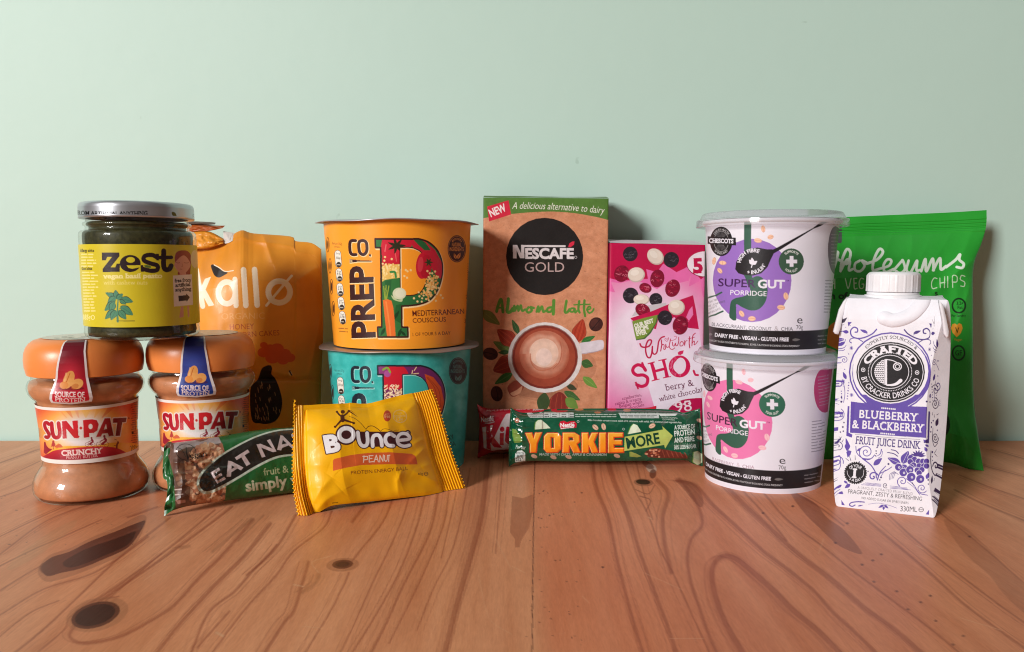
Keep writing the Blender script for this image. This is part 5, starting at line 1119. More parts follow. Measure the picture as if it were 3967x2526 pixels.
def around(x0, y0, prof, ac, half):
    """A sheet on a round body: u turns about the axis, v runs down the profile."""
    p = np.asarray(prof, float); s_ = np.concatenate(([0], np.cumsum(np.hypot(*np.diff(p, axis=0).T)))); s_ /= s_[-1]
    def S(u, v):
        a = ac + (2*np.asarray(u) - 1)*half; r = np.interp(v, s_, p[:, 0]); z = np.interp(v, s_, p[:, 1])
        return np.stack(np.broadcast_arrays(x0 + r*np.sin(a), y0 - r*np.cos(a), z), -1)
    return S

def wrap_sheet(mesh, x0, y0, prof, ac, half, c, back=None, mi=0):
    C = c.colours(); U, V = np.meshgrid((np.arange(c.nu) + .5)/c.nu, np.linspace(0, 1, c.nv))
    mesh.sheet(around(x0, y0, prof, ac, half)(U, V), C, mi=mi)
    if back is not None:
        n = 40; u0 = .5/c.nu; U, V = np.meshgrid(np.linspace(1 - u0, 1 + math.pi/half - 1 + u0, n), np.linspace(0, 1, 30))
        mesh.sheet(around(x0, y0, prof, ac, half)(U, V), back, mi=mi)

def face_cam(x0, y0): return math.atan2(-x0, y0)

def stand(px, py, hw):
    """Axis of a round thing whose foot's nearest point is at px, py and whose foot is hw photo pixels wide each side."""
    g = ground(px, py); r = .03
    for _ in range(6):
        d = math.hypot(g[0], g[1]); k = (d + r)/d; r = radius(hw, g[0]*k, g[1]*k, 0)
    return g[0]*k, g[1]*k, r

# --- two peanut butter jars
T2 = crop(50, 1250, .50228)
x1, y1, r1 = stand(*[float(q) for q in T2(628, 1405)], 425*.50228)
JAR = lathe_profile(x1, y1, T2, [(108,0),(108,300),(112,350),(124,392),(148,425),(180,449),(220,463),(270,469),(325,466),(383,452)])
GLS = lathe_profile(x1, y1, T2, [(395,418),(425,425),(440,446),(465,458),(495,460),(530,450),(560,428),(585,400),(600,396),(1040,372),(1062,370),(1090,377),(1125,402),(1170,434),(1215,452),(1255,457),(1295,450),(1325,430),(1342,400)])
dz = GLS[-1, 1]; print('sunpat base z', dz, 'Y', y1, 'x', x1)
k = (JAR[0, 1])/(JAR[0, 1] - dz); JAR[:, 1] = (JAR[:, 1] - dz)*k; GLS[:, 1] = (GLS[:, 1] - dz)*k
LID_TOP = JAR[0, 1]
d2 = 2*JAR[:, 0].max() + .0006
px2 = 787; g = at(px2, 1330, 1.0); f = g[0]      # x = f*y along the second jar's line of sight
aq = f*f + 1; bq = -2*(f*x1 + y1); cq = x1*x1 + y1*y1 - d2*d2; y2 = (-bq + math.sqrt(max(0, bq*bq - 4*aq*cq)))/(2*aq); 
y2 = min(y2, y1 + .022); x2 = x1 + math.sqrt(d2*d2 - (y2 - y1)**2); print('jar2', x2, y2, 'px', seen(np.array((x2, y2, .08))))
LAB = GLS[8:10]; LAB = np.array([(LAB[0, 0] + .0004, LAB[0, 1] - .0006), ((LAB[0, 0] + LAB[1, 0])/2 - .0001, LAB[:, 1].mean()), (LAB[1, 0] + .0004, LAB[1, 1] + .0004)])
ac1 = face_cam(x1, y1); HALF = 1.5
lab_prints = {}
for kind in ('crunchy', 'smooth'):
    cc = Print(around(x1, y1, LAB, ac1, HALF), .00024, (236, 226, 220)); art_sunpat(cc, kind); lab_prints[kind] = cc
def strip_surface(x0, y0, a_top, a_bot, ac):
    path = [(JAR[2, 0], JAR[2, 1] + .0003)] + [(r + .0004, z + (.0003 if i < 4 else 0)) for i, (r, z) in enumerate(JAR[3:])]
    path += [(JAR[-1, 0] + .0005, JAR[-1, 1] - .002), (GLS[4, 0] + .0012, GLS[4, 1]), (GLS[5, 0] + .0012, GLS[5, 1]), (GLS[6, 0] + .0014, GLS[6, 1]), (GLS[7, 0] + .0018, GLS[7, 1] + .0004)]
    p = np.array(path); s_ = np.concatenate(([0], np.cumsum(np.hypot(*np.diff(p, axis=0).T)))); s_ /= s_[-1]
    def S(u, v):
        u = np.asarray(u, float); v = np.asarray(v, float); w = np.radians(np.interp(v, (0, .25, .6, .93, 1), (12.5, 11.8, 15, 20.5, 20))); t = 2*u - 1
        vv = v*(1 + .035*(1 - np.abs(t)))/1.035
        a = ac + np.radians(a_top + (a_bot - a_top)*v) + t*w; r = np.interp(vv, s_, p[:, 0]); z = np.interp(vv, s_, p[:, 1])
        return np.stack(np.broadcast_arrays(x0 + r*np.sin(a), y0 - r*np.cos(a), z), -1)
    return S
strip_prints = {}
for kind, a, b_ in (('crunchy', (96, 14, 30), (200, 26, 46)), ('smooth', (38, 40, 110), (40, 66, 150))):
    cc = Print(strip_surface(x1, y1, -9.6, -16.5, ac1), .00022, a); art_strip(cc, a, b_); strip_prints[kind] = cc

def jar(x0, y0, kind, label, at_, ab):
    t = thing('peanut_butter_jar', (x0, y0, 0), label, 'jar', 'squat jars of peanut butter'); R = (x0, y0, 0); ac = face_cam(x0, y0)
    m = Mesh(); lathe(m, x0, y0, JAR[2:], (234, 138, 70)); u = JAR[-1]; lathe(m, x0, y0, [JAR[2], (JAR[2, 0] - .001, LID_TOP), (0.0001, LID_TOP)][::-1], (234, 138, 70)); lathe(m, x0, y0, [u, (u[0] - .002, u[1] - .0006), (GLS[0, 0], u[1] - .0004)], (190, 110, 54)); lid = m.build('lid', M_PLASTIC, t, root=R)
    m = Mesh(); a = np.linspace(0, 2*math.pi, 60, endpoint=False); ring_ = np.linspace(.0002, JAR[2, 0]*.93, 14)
    P = np.stack((x0 + ring_[:, None]*np.sin(a), y0 - ring_[:, None]*np.cos(a), np.full((14, 60), LID_TOP + .0003)), -1); m.sheet(P, (222, 214, 204), wrap=True)
    for i in range(9):
        q = rnd.uniform(-.3, .3) - .2; rr_ = JAR[2, 0]*rnd.uniform(.2, .8); xx, yy = x0 + rr_*math.sin(q*3), y0 - rr_*math.cos(q*3)
        m.add([(xx, yy, LID_TOP + .0006), (xx + .003, yy, LID_TOP + .0006), (xx + .003, yy + .0012, LID_TOP + .0006), (xx, yy + .0012, LID_TOP + .0006)], [(0, 1, 2, 3)], (60, 50, 46))
    m.build('top_sticker', M_LABEL, t, root=R)
    inn = GLS.copy(); inn[:, 0] -= .0009; inn[-1, 1] += .002; inn[-2, 1] += .001; inn = inn[2:]
    m = Mesh(); lathe(m, x0, y0, np.vstack(([(.0002, inn[0, 1])], inn, [(.0002, inn[-1, 1])])), (206, 132, 90)); m.build('peanut_butter', M_BUTTER, t, root=R)
    m = Mesh(); lathe(m, x0, y0, np.vstack((GLS, [(GLS[-1, 0] - .004, 0.0002), (.0005, .0012)])), (220, 220, 220)); m.build('glass_jar', M_GLASS, t, root=R)
    m = Mesh(); wrap_sheet(m, x0, y0, LAB, ac, HALF, lab_prints[kind], (226, 150, 90)); m.build('label', M_LABEL, t, root=R)
    cc = strip_prints[kind]; m = Mesh(); U, V = np.meshgrid(np.linspace(0, 1, cc.nu), np.linspace(0, 1, cc.nv)); m.sheet(strip_surface(x0, y0, at_, ab, ac)(U, V), cc.colours()); m.build('lid_seal', M_SHINE if False else M_LABEL, t, root=R)
    return t
jar(x1, y1, 'crunchy', 'peanut butter jar with the red paper seal over its orange lid', -9.6, -16.5)
jar(x2, y2, 'smooth', 'peanut butter jar with the blue paper seal, behind the green snack bar', -7.2, -7.2)

# --- pesto jar standing on both lids
T1 = crop(50, 750, .42397)
yz = (y1 + y2)/2 - .0165; xz = at(545, 1060, yz)[0]
ZL = lathe_profile(xz, yz, T1, [(104,0),(104,440),(112,478),(104,500),(112,520),(128,530),(150,534),(225,533),(240,535),(247,528)])
ZG = lathe_profile(xz, yz, T1, [(250,470),(275,474),(284,497),(296,503),(308,497),(318,478),(345,480),(356,520),(372,537),(395,541),(440,541),(470,538),(480,537),(1192,526),(1215,528),(1255,531),(1285,522),(1305,490),(1316,440)])
dz = ZG[-1, 1] - LID_TOP - .0004; print('pesto base off', dz, 'r', ZG[-1]); ZL[:, 1] -= dz; ZG[:, 1] -= dz
R = (xz, yz, ZG[-1, 1]); ac = face_cam(xz, yz)
t = thing('pesto_jar', R, 'dark pesto jar with a yellow label and silver lid, on top of two jars', 'jar')
lid_side = ZL[5:9][:, :]; pp = np.vstack((ZL[6], ZL[7]))
cl = Print(around(xz, yz, pp + np.array((.0002, 0)), ac, 1.5), .00022, (196, 198, 204)); art_lid_text(cl)
m = Mesh(); lathe(m, xz, yz, ZL[:7][::-1], (196, 198, 204)); wrap_sheet(m, xz, yz, pp, ac, 1.5, cl, (196, 198, 204)); lathe(m, xz, yz, np.vstack((ZL[7:], [(ZG[0, 0], ZL[-1, 1])]))[::-1], (186, 188, 194)); m.build('lid', M_METAL, t, root=R)
inn = ZG.copy(); inn[:, 0] -= .0018; inn[-1, 1] += .003; inn[-2, 1] += .002
m = Mesh(); lathe(m, xz, yz, np.vstack(([(.0002, inn[1, 1])], inn[1:], [(.0002, inn[-1, 1])])), (66, 62, 34)); m.build('pesto', M_PESTO, t, root=R)
m = Mesh(); lathe(m, xz, yz, np.vstack((ZG, [(ZG[-1, 0] - .003, ZG[-1, 1] + .0004), (.0005, ZG[-1, 1] + .002)])), (220, 220, 220)); m.build('glass_jar', M_GLASS, t, root=R)
LB = np.array([(ZG[12, 0] + .0004, ZG[12, 1]), (ZG[13, 0] + .0004, ZG[13, 1])])
cz = Print(around(xz, yz, LB, ac, 1.5), .00022, (208, 190, 42)); art_pesto(cz)
m = Mesh(); wrap_sheet(m, xz, yz, LB, ac, 1.5, cz, (220, 200, 44)); m.build('label', M_LABEL, t, root=R)

# --- two couscous pots, one on the other
T4 = crop(1220, 830, .42389)
yp = .5166; xp = at(1553, 1560, yp)[0]
def pot(kind, lid_rows, top, bot, base_to, k, teal, label):
    Ld = lathe_profile(xp, yp, T4, lid_rows); B = lathe_profile(xp, yp, T4, [top, bot]); off = B[-1, 1] - base_to; print('pot', kind, 'base off', off)
    if teal: Ld[:, 1] -= 0; B[-1, 1] = base_to
    else: Ld[:, 1] -= off; B[:, 1] -= off
    R = (xp, yp, base_to); ac = face_cam(xp, yp)
    t = thing('couscous_pot', R, label, 'food pot', 'stacked pots of couscous')
    Bp = np.array([(B[0, 0], Ld[-1, 1] + .0002), B[1]])
    c = Print(around(xp, yp, Bp, ac, 1.5), .00024, k['base'], maxn=700); art_prep(c, k, teal)
    m = Mesh(); wrap_sheet(m, xp, yp, Bp, ac, 1.5, c, k['base']); b = Bp[1]; lathe(m, xp, yp, [b, (b[0] - .0008, b[1] - .0002), (b[0] - .002, b[1]), (b[0] - .003, b[1] + .003), (.0003, b[1] + .003)][::-1], (206, 196, 180)); m.build('cup', M_CUP, t, root=R)
    a = np.arange(120)/120*2*math.pi; rs = np.array([.0003, .3, .6, .8, .9, .96, .985, 1.0, 1.004, 1.0, .97, Bp[0, 0]/Ld[0, 0]]); zt, zb = Ld[0, 1], Ld[-1, 1]
    zz = np.array([zt - .001, zt - .001, zt - .0006, zt, zt, zt - .0001, zt - .0002, zt - .0004, (zt + zb)/2, zb, zb, zb]); rim = np.clip((rs - .75)/.25, 0, 1)[:, None]*np.sin(a*7 + 1)*.0003 + np.clip((rs - .9)/.1, 0, 1)[:, None]*np.sin(a*3 + (2 if teal else .4))*.0004
    P = np.stack((xp + rs[:, None]*Ld[0, 0]*np.sin(a), yp - rs[:, None]*Ld[0, 0]*np.cos(a), zz[:, None] + rim), -1); m = Mesh(); m.sheet(P, (186, 182, 188) if not teal else (160, 150, 148), wrap=True); m.build('foil_lid', M_FOIL, t, root=R)
    return Bp, Ld
Bt, Lt_ = pot('teal', [(1184,728),(1196,728)], (1235,655), (2243,573), 0.0, PREP_T, True, 'teal couscous pot, underneath the orange one')
pot('orange', [(113,743),(127,743)], (130,672), (1206,597), Lt_[0, 1] + .0009, PREP_O, False, 'orange couscous pot on top of the teal pot')

# --- two porridge pots, one on the other
T5, T6 = crop(2650, 780, .40448), crop(2650, 1300, .42400)
xs, ys, rs_ = stand(*[float(q) for q in T6(705, 1440)], 528*.424)
print('porridge', xs, ys, rs_)
LL = lathe_profile(xs, ys, T6, [(118,0),(116,610),(124,628),(150,640),(168,655),(172,676),(176,679),(232,682),(240,679),(241,662)])
LB_ = lathe_profile(xs, ys, T6, [(200,612),(1300,530)])
print('porridge lower base', LB_[-1]); LB_[-1, 1] = 0.0
LU = lathe_profile(xs, ys, T5, [(106,0),(104,655),(112,676),(140,690),(166,705),(172,730),(177,735),(234,738),(241,735),(242,716)])
UB = lathe_profile(xs, ys, T5, [(205,644),(1404,556)])
off = UB[-1, 1] - (LL[0, 1] - .0003); print('porridge upper off', off); LU[:, 1] -= off; UB[:, 1] -= off
acs = face_cam(xs, ys)
s_cup = around(xs, ys, UB, acs, 1.5)
def porridge(k, Ld, B, turn, label):
    R = (xs, ys, B[-1, 1]); t = thing('porridge_pot', R, label, 'food pot', 'stacked pots of porridge')
    c = Print(s_cup, .00024, (228, 225, 236), maxn=700); art_supergut(c, k)
    m = Mesh(); wrap_sheet(m, xs, ys, B, acs + turn, 1.5, c, (228, 225, 236)); b = B[1]; lathe(m, xs, ys, [b, (b[0] - .001, b[1]), (b[0] - .003, b[1] + .003), (.0003, b[1] + .003)][::-1], (226, 222, 228))
    r_, z_ = B[0]; lathe(m, xs, ys, round_profile([(r_ - .0002, z_ - .0006), (r_ + .0018, z_ - .0002), (r_ + .0018, z_ + .0016), (r_ - .0008, z_ + .0016)], .0008)[::-1], (236, 232, 238)); m.build('cup', M_CUP, t, root=R)
    m = Mesh(); lathe(m, xs, ys, [(.0003, z_ + .0022), (r_ - .004, z_ + .0020), (r_ + .0010, z_ + .0019)], (206, 204, 212)); m.build('paper_seal', M_FOIL, t, root=R)
    o = np.array(Ld); inn = o[1:-1] - np.array((.0009, .0006)); m = Mesh(); lathe(m, xs, ys, round_profile(np.vstack((o, )), .0008)[::-1], (230, 230, 236)); m.build('clear_lid', M_LID, t, root=R)
porridge(PNK, LL, LB_, math.radians(-12), 'porridge pot with a pink disc, at the bottom of its stack')
porridge(PUR, LU, UB, 0.0, 'porridge pot with a purple disc, on top of the pink one')

# ------------------------------------------------------------------ cartons
def box(name, label, cat, T, quad, Y, depth, art, mat, side, top, cell=.00024, mirror=None):
    """A carton whose front is traced: quad = (tl, tr, br, bl) rows with their own distances Y."""
    q = [at(*[float(w) for w in T(x, y)], yy) for (x, y), yy in zip(quad, Y)]
    for i in (2, 3): q[i][2] = 0.0004
    tl, tr, br, bl = q
    S = lambda u, v: ((1 - np.asarray(u))*(1 - np.asarray(v)))[..., None]*tl + (np.asarray(u)*(1 - np.asarray(v)))[..., None]*tr + (np.asarray(u)*np.asarray(v))[..., None]*br + ((1 - np.asarray(u))*np.asarray(v))[..., None]*bl
    n = np.cross(tr - tl, bl - tl); n = n/np.linalg.norm(n); n = n if n[1] > 0 else -n
    R = (bl + br)/2 + n*depth/2; R = (R[0], R[1], 0)
    c = Print(S, cell, side); art(c)
    t = thing(name, R, label, cat)
    m = Mesh(); U, V = np.meshgrid(np.linspace(0, 1, c.nu), np.linspace(0, 1, c.nv))
    e = np.minimum(np.minimum(U*c.nu, (1 - U)*c.nu), np.minimum(V*c.nv, (1 - V)*c.nv)); soft = np.exp(-e/2.0)[..., None]*.0005
    P = S(U, V) + n*soft + n*(fbm(U*3, V*5, 5, 3)*.00035)[..., None]; m.sheet(P, c.colours())
    B = [p + n*depth for p in q]; ins = .0004
    tl, tr, br, bl = [p + n*.0005 for p in q]; tlb, trb, brb, blb = B
    m.add([tl, tlb, blb, bl], [(0, 1, 2, 3)], side); m.add([tr, br, brb, trb], [(0, 1, 2, 3)], side); m.add([tlb, trb, brb, blb], [(0, 1, 2, 3)], side); m.add([bl, br, brb, blb], [(0, 1, 2, 3)][::-1], side)
    m.build('carton_body', mat, t, root=R)
    m = Mesh(); up = np.array((0, 0, .0006)); rise = np.array((0, 0, .003))
    nn = 8; g = np.linspace(0, 1, nn); U, V = np.meshgrid(np.linspace(0, 1, 30), g)
    P = ((1 - U)*(1 - V))[..., None]*(tlb + rise) + (U*(1 - V))[..., None]*(trb + rise) + (U*V)[..., None]*tr + ((1 - U)*V)[..., None]*tl + np.array((0, 0, 1.))*(np.sin(V*math.pi)*.0006 + fbm(U*4, V*2, 8, 2)*.0003 + .0003)[..., None]
    m.sheet(P, top)
    m.build('top_flap', mat, t, root=R)
    return t
T7 = crop(1840, 730, .58031)
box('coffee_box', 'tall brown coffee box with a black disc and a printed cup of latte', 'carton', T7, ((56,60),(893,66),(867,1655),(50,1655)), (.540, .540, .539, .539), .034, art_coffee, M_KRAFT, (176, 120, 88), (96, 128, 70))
T8 = crop(2320, 900, .46958)
box('fruit_snack_box', 'pink carton printed with berries and white chocolate drops, beside the coffee box', 'carton', T8, ((96,88),(880,103),(850,1790),(66,1790)), (.536, .545, .545, .536), .030, art_berry, M_CARD, (150, 10, 60), (226, 214, 222))

# --- juice carton
T9, T10 = crop(3180, 1030, .34571), crop(3180, 1500, .35880)
bl, br = ground(*[float(q) for q in T10(180, 1287)]), ground(*[float(q) for q in T10(1212, 1410)])
ex = (br - bl)/np.linalg.norm(br - bl); ey = np.array((-ex[1], ex[0], 0)); aw = np.linalg.norm(br - bl)/2; bd = .0185
base_c = (bl + br)/2 + ey*bd
zt = at(*[float(q) for q in T9(800, 372)], (bl[1] + br[1])/2 + .002)[2]; print('carton half width', aw, 'top', zt, 'ex', ex)
def carton_S(u, v):
    u, v = np.broadcast_arrays(np.asarray(u, float), np.asarray(v, float))
    mid = np.sin(np.clip(v, 0, 1)*math.pi)**.4; a = aw*(1.0 + .175*mid + .01*(1 - v)); c_ = .0002 + .0100*np.sin(np.clip(v, 0, 1)*math.pi)**.8
    k = (0, .16, .26, .74, .84, 1)
    X = np.stack([-a, -a, -a + c_, a - c_, a, a], -1); Yy = np.stack([np.full_like(a, bd), -bd + c_*.9, np.full_like(a, -bd), np.full_like(a, -bd), -bd + c_*.9, np.full_like(a, bd)], -1)
    i = np.clip(np.searchsorted(k, u, 'right') - 1, 0, 4); ka = np.array(k); t = (u - ka[i])/(ka[i + 1] - ka[i])
    gx = lambda A, j: np.take_along_axis(A, j[..., None], -1)[..., 0]
    x = gx(X, i)*(1 - t) + gx(X, i + 1)*t; y = gx(Yy, i)*(1 - t) + gx(Yy, i + 1)*t
    y = y + .0035*(np.clip((.10 - v)/.10, 0, 1)**1.5)*np.where(y < 0, 1, -.3)
    return base_c + x[..., None]*ex + y[..., None]*ey + (zt*(1 - v))[..., None]*np.array((0, 0, 1.))
cj = Print(carton_S, .00020, (234, 232, 240), maxn=900); art_carton(cj)
cj.crop(3180, 1030, .34571); tabc = cj.inv(smooth([(1150,352),(1120,430),(1030,530),(915,590),(800,610),(715,585)], n=14))/np.array((cj.W, cj.H))
U, V = np.meshgrid(np.linspace(0, 1, cj.nu), np.linspace(0, 1, cj.nv)); P = carton_S(U, V); Pc = carton_S(tabc[:, 0], tabc[:, 1])
sub = V[:, 0] < .32; d = np.full(U.shape, 1.0)
d[sub] = np.sqrt(((P[sub][:, :, None, :] - Pc[None, None])**2).sum(-1)).min(-1)
hgt = .0016*np.clip(1 - (d/.0036)**2, 0, 1)**.55
Nn = -ey; P = P + (hgt*((U > .2) & (U < .8)))[..., None]*Nn + (fbm(U*6, V*6, 15, 3)*.00018)[..., None]*Nn
R = (base_c[0], base_c[1], 0)
t = thing('juice_carton', R, 'white juice carton with purple scrolls and a white screw cap', 'drink carton')
m = Mesh(); m.sheet(P, cj.colours())
Pb = [base_c + s1*aw*ex + bd*ey + np.array((0, 0, z)) for s1, z in ((1, zt), (1, 0), (-1, 0), (-1, zt))]
back = carton_S(np.zeros(40), np.linspace(0, 1, 40)); back2 = carton_S(np.ones(40), np.linspace(0, 1, 40)); m.sheet(np.stack((back2, back), 1), (232, 230, 237))
uu = np.linspace(0, 1, 60); front = carton_S(uu, np.zeros(60)); rear = np.stack([base_c + ex*x + ey*bd + np.array((0, 0, zt)) for x in np.linspace(-aw*1.02, aw*1.02, 60)])
W_ = np.linspace(0, 1, 10)[:, None, None]; top = rear[None]*(1 - W_) + front[None]*W_; top[..., 2] += np.sin(np.linspace(0, 1, 10)*math.pi)[:, None]*.0012
C = np.tile(lin((232, 230, 237)), (10, 60, 1)); m.sheet(top, C.reshape(-1, 3))
bot = np.stack((carton_S(uu, np.ones(60)), np.stack([base_c + ex*x + ey*bd for x in np.linspace(-aw, aw, 60)])), 0); m.sheet(bot, (230, 228, 234))
m.build('carton_body', M_CARD, t, root=R)
def prism(px, Y, thick, T, col, name, mat, par, root, dirv=None):
    q = np.array([at(*[float(w) for w in T(x, y)], Y) for x, y in px]); d = np.array((0, 1, 0.)) if dirv is None else dirv; n = len(q); c_ = q.mean(0)
    m = Mesh(); rings = [c_ + (q - c_)*.02 - d*thick*.1, c_ + (q - c_)*.9 - d*thick*.1, q, q + d*thick, c_ + (q - c_)*.02 + d*thick]
    m.sheet(np.stack(rings), col, wrap=True); return m.build(name, mat, par, root=root)
yc = base_c[1]
prism([(300,348),(262,400),(212,490),(172,640),(148,738),(168,764),(196,770),(222,690),(248,560),(285,430)], yc - .004, .0016, T9, (234, 232, 238), 'corner_flap', M_CARD, t, R)
prism([(1330,386),(1370,440),(1405,580),(1436,740),(1430,800),(1408,806),(1385,760),(1368,600),(1345,480)], yc - .031, .0016, T9, (232, 229, 235), 'corner_flap', M_CARD, t, R)
cx_, cy_ = base_c[0] + ex[0]*.0003, base_c[1]
zc0 = zt + .0006; k = .34571
xc_, _, _ = at(*[float(q) for q in T9(806, 300)], cy_)
rc = radius(301*k, xc_, cy_, zt); zc1 = at(3458, float(T9(0, 66)[1]), cy_)[2]; print('cap', xc_, base_c[0], rc, zc0, zc1)
m = Mesh(); a = np.arange(160)/160*2*math.pi; rib = np.where((np.floor(a/(2*math.pi)*24 + .5) % 1 == 0), 1, 1)*np.clip(np.cos(a*20)*3 - 2.1, 0, 1)*.0005
prof = round_profile([(.0003, zc1), (rc - .0016, zc1), (rc, zc1 - .0012), (rc, zc0 + (zc1 - zc0)*.22), (rc - .0006, zc0 + (zc1 - zc0)*.20)], .0012, 6)
ribw = np.clip((zc1 - .0012 - prof[:, 1])*900, 0, 1)*(prof[:, 0] > rc - .0003)
P = np.stack((xc_ + (prof[:, :1] + ribw[:, None]*rib)*np.sin(a), cy_ - (prof[:, :1] + ribw[:, None]*rib)*np.cos(a), np.repeat(prof[:, 1:], 160, 1)), -1); m.sheet(P, (235, 233, 237), wrap=True); cap = m.build('screw_cap', M_PLASTIC, t, root=R)
m = Mesh(); zr = zc0 + (zc1 - zc0)*.19; lathe(m, xc_, cy_, round_profile([(rc - .002, zr), (rc - .0002, zr), (rc - .0002, zc0 + .0012), (rc + .0010, zc0 + .0010), (rc + .0010, zt - .001)], .0004)[::-1], (238, 236, 240)); o = m.build('tamper_ring', M_PLASTIC, cap); o.data.transform(__import__('mathutils').Matrix.Translation((-R[0], -R[1], 0)))

# ------------------------------------------------------------------ bags and wrapped bars
def line3(pts, T, n=10):
    q = [(*[float(w) for w in T(x, y)], Y) for x, y, Y in pts]
    q = smooth(q, n=n) if len(q) > 2 else np.array(q)
    return np.array([at(*p) for p in q])
def coons(Tp, Bt, L, R):
    def par(p):
        s_ = np.concatenate(([0], np.cumsum(np.linalg.norm(np.diff(p, axis=0), axis=1)))); s_ /= s_[-1]
        return lambda t: np.stack([np.interp(t, s_, p[:, i]) for i in range(3)], -1)
    a, b, l, r = par(Tp), par(Bt), par(L), par(R); tl, tr, blc, brc = Tp[0], Tp[-1], Bt[0], Bt[-1]
    def S(u, v):
        u, v = np.broadcast_arrays(np.asarray(u, float), np.asarray(v, float)); U, V = u[..., None], v[..., None]
        return (1 - V)*a(u) + V*b(u) + (1 - U)*l(v) + U*r(v) - ((1 - U)*(1 - V)*tl + U*(1 - V)*tr + (1 - U)*V*blc + U*V*brc)
    return S
def crease(U, V, p, q, w, h, asp=1.0):
    """A fold from p to q (in u, v): steep on one side, easy on the other."""
    p, q = np.array(p, float), np.array(q, float); d = q - p; L = math.hypot(d[0], d[1]*asp); t = np.clip(((U - p[0])*d[0] + (V - p[1])*d[1]*asp**2)/L**2, 0, 1)
    e = ((U - p[0] - t*d[0])*d[1]*asp - (V - p[1] - t*d[1])*asp*d[0])/L; r = np.hypot(U - p[0] - t*d[0], (V - p[1] - t*d[1])*asp)
    return h*.62*np.exp(-(r/np.where(e > 0, w*1.2, w*.75))**1.5)*np.sin(np.clip(t, .03, .97)*math.pi)**.4

def pouch(root, S0, bulge, wrinkle, art, base, cell, mat, name, par, back=.8, zig=None, splits=None, maxn=900, backcol=None, vzig=None):
    c0 = S0(.5, .5); n = CAM - c0; n = n/np.linalg.norm(n); n3 = n
    S = lambda u, v: S0(u, v) + bulge(np.asarray(u, float), np.asarray(v, float))[..., None]*n3
    c = Print(S, cell, base, maxn=maxn); art(c)
    U, V = np.meshgrid(np.linspace(0, 1, c.nu), np.linspace(0, 1, c.nv)); P = S(U, V) + wrinkle(U, V)[..., None]*n3; C = c.colours()
    if zig:
        N, A, w = zig
        tri = np.abs(((V*N) % 1) - .5)*2
        for sgn, e in ((-1, U), (1, 1 - U)):
            k = np.clip(1 - e/w, 0, 1)*(tri - .5)*A; d = (P[:, -1] - P[:, 0]); d = d/np.linalg.norm(d, axis=1)[:, None]; P = P + sgn*k[..., None]*d[:, None, :]
    Z = np.minimum(P[..., 2], 1e9); low = np.clip(.0003 - P[..., 2], 0, None); P[..., 2] += low
    parts = splits or [(0, 1, name)]
    st = max(1, c.nv//60); su = max(1, c.nu//60)
    for a, b, nm in parts:
        i0, i1 = int(a*(c.nu - 1)), int(b*(c.nu - 1)) + 1
        m = Mesh(); m.sheet(P[:, i0:i1], C[:, i0:i1])
        ii = np.unique(np.concatenate((np.arange(i0, i1, su), [i1 - 1]))); jj = np.unique(np.concatenate((np.arange(0, c.nv, st), [c.nv - 1])))
        Ub, Vb = U[np.ix_(jj, ii)], V[np.ix_(jj, ii)]
        Pb = S0(Ub, Vb) - (bulge(Ub, Vb)*back + .0003)[..., None]*n3; Pb[..., 2] = np.maximum(Pb[..., 2], .0002); Pb[..., 1] = np.minimum(Pb[..., 1], Y_WALL - .001)
        m.sheet(Pb, backcol or base, flip=True)
        m.build(nm, mat, par, root=root)
    return c

def up(p, k): return p
# --- chip bag against the wall
T11 = crop(3180, 780, .40439)
yb = ground(3811, 1825)[1]
tp = line3([(-150,168,.566),(232,150,.566),(700,130,.566),(1200,108,.564),(1588,84,.560)], T11); rt = line3([(1588,84,.560),(1584,230,.558),(1540,400,.553),(1478,560,.548),(1456,720,.544),(1458,1000,.538),(1462,1800,.520),(1500,2200,.505),(1560,2585,yb)], T11)
bt = line3([(-150,2470,.515),(500,2480,.512),(1162,2498,.509),(1400,2560,.498),(1560,2585,yb)], T11); lf = line3([(-150,168,.566),(-90,600,.552),(-80,1300,.535),(-100,2000,.522),(-150,2470,.515)], T11)
S0 = coons(tp, bt, lf, rt); R = (float(S0(.5, 1)[0]), float(S0(.5, 1)[1]), 0)
t = thing('chip_bag', R, 'bright green crisp bag leaning on the wall behind the juice carton', 'snack bag')
def bul(u, v): return .017*np.sin(np.clip(u, 0, 1)*math.pi)**.55*np.clip((v - .075)/.2, 0, 1)**.7*np.clip((1 - v)/.12, 0, 1)**.6
def wr(U, V):
    h = .0005*np.sin(V*2*math.pi*75)*(V < .075)*(V > .025) + .0012*fbm(U*5, V*4, 91, 3)*np.clip((V - .08)*6, 0, 1)
    for k in range(9): u0 = .05 + .11*k; h += crease(U, V, (u0, .075), (u0 + rnd.uniform(-.07, .07), .18 + rnd.uniform(0, .12)), .024, rnd.uniform(.0002, .0008), 1.6)
    h += crease(U, V, (.98, .22), (.75, .35), .03, .003, 1.6) + crease(U, V, (.99, .30), (.86, .55), .03, .0025, 1.6) + crease(U, V, (.97, .95), (.8, .7), .03, .0025, 1.6)
    return h + .0014*np.exp(-((V - .078)/.006)**2)
pouch(R, S0, bul, wr, art_chips, (44, 160, 52), .0003, M_SATIN, 'bag_body', t, back=.35)

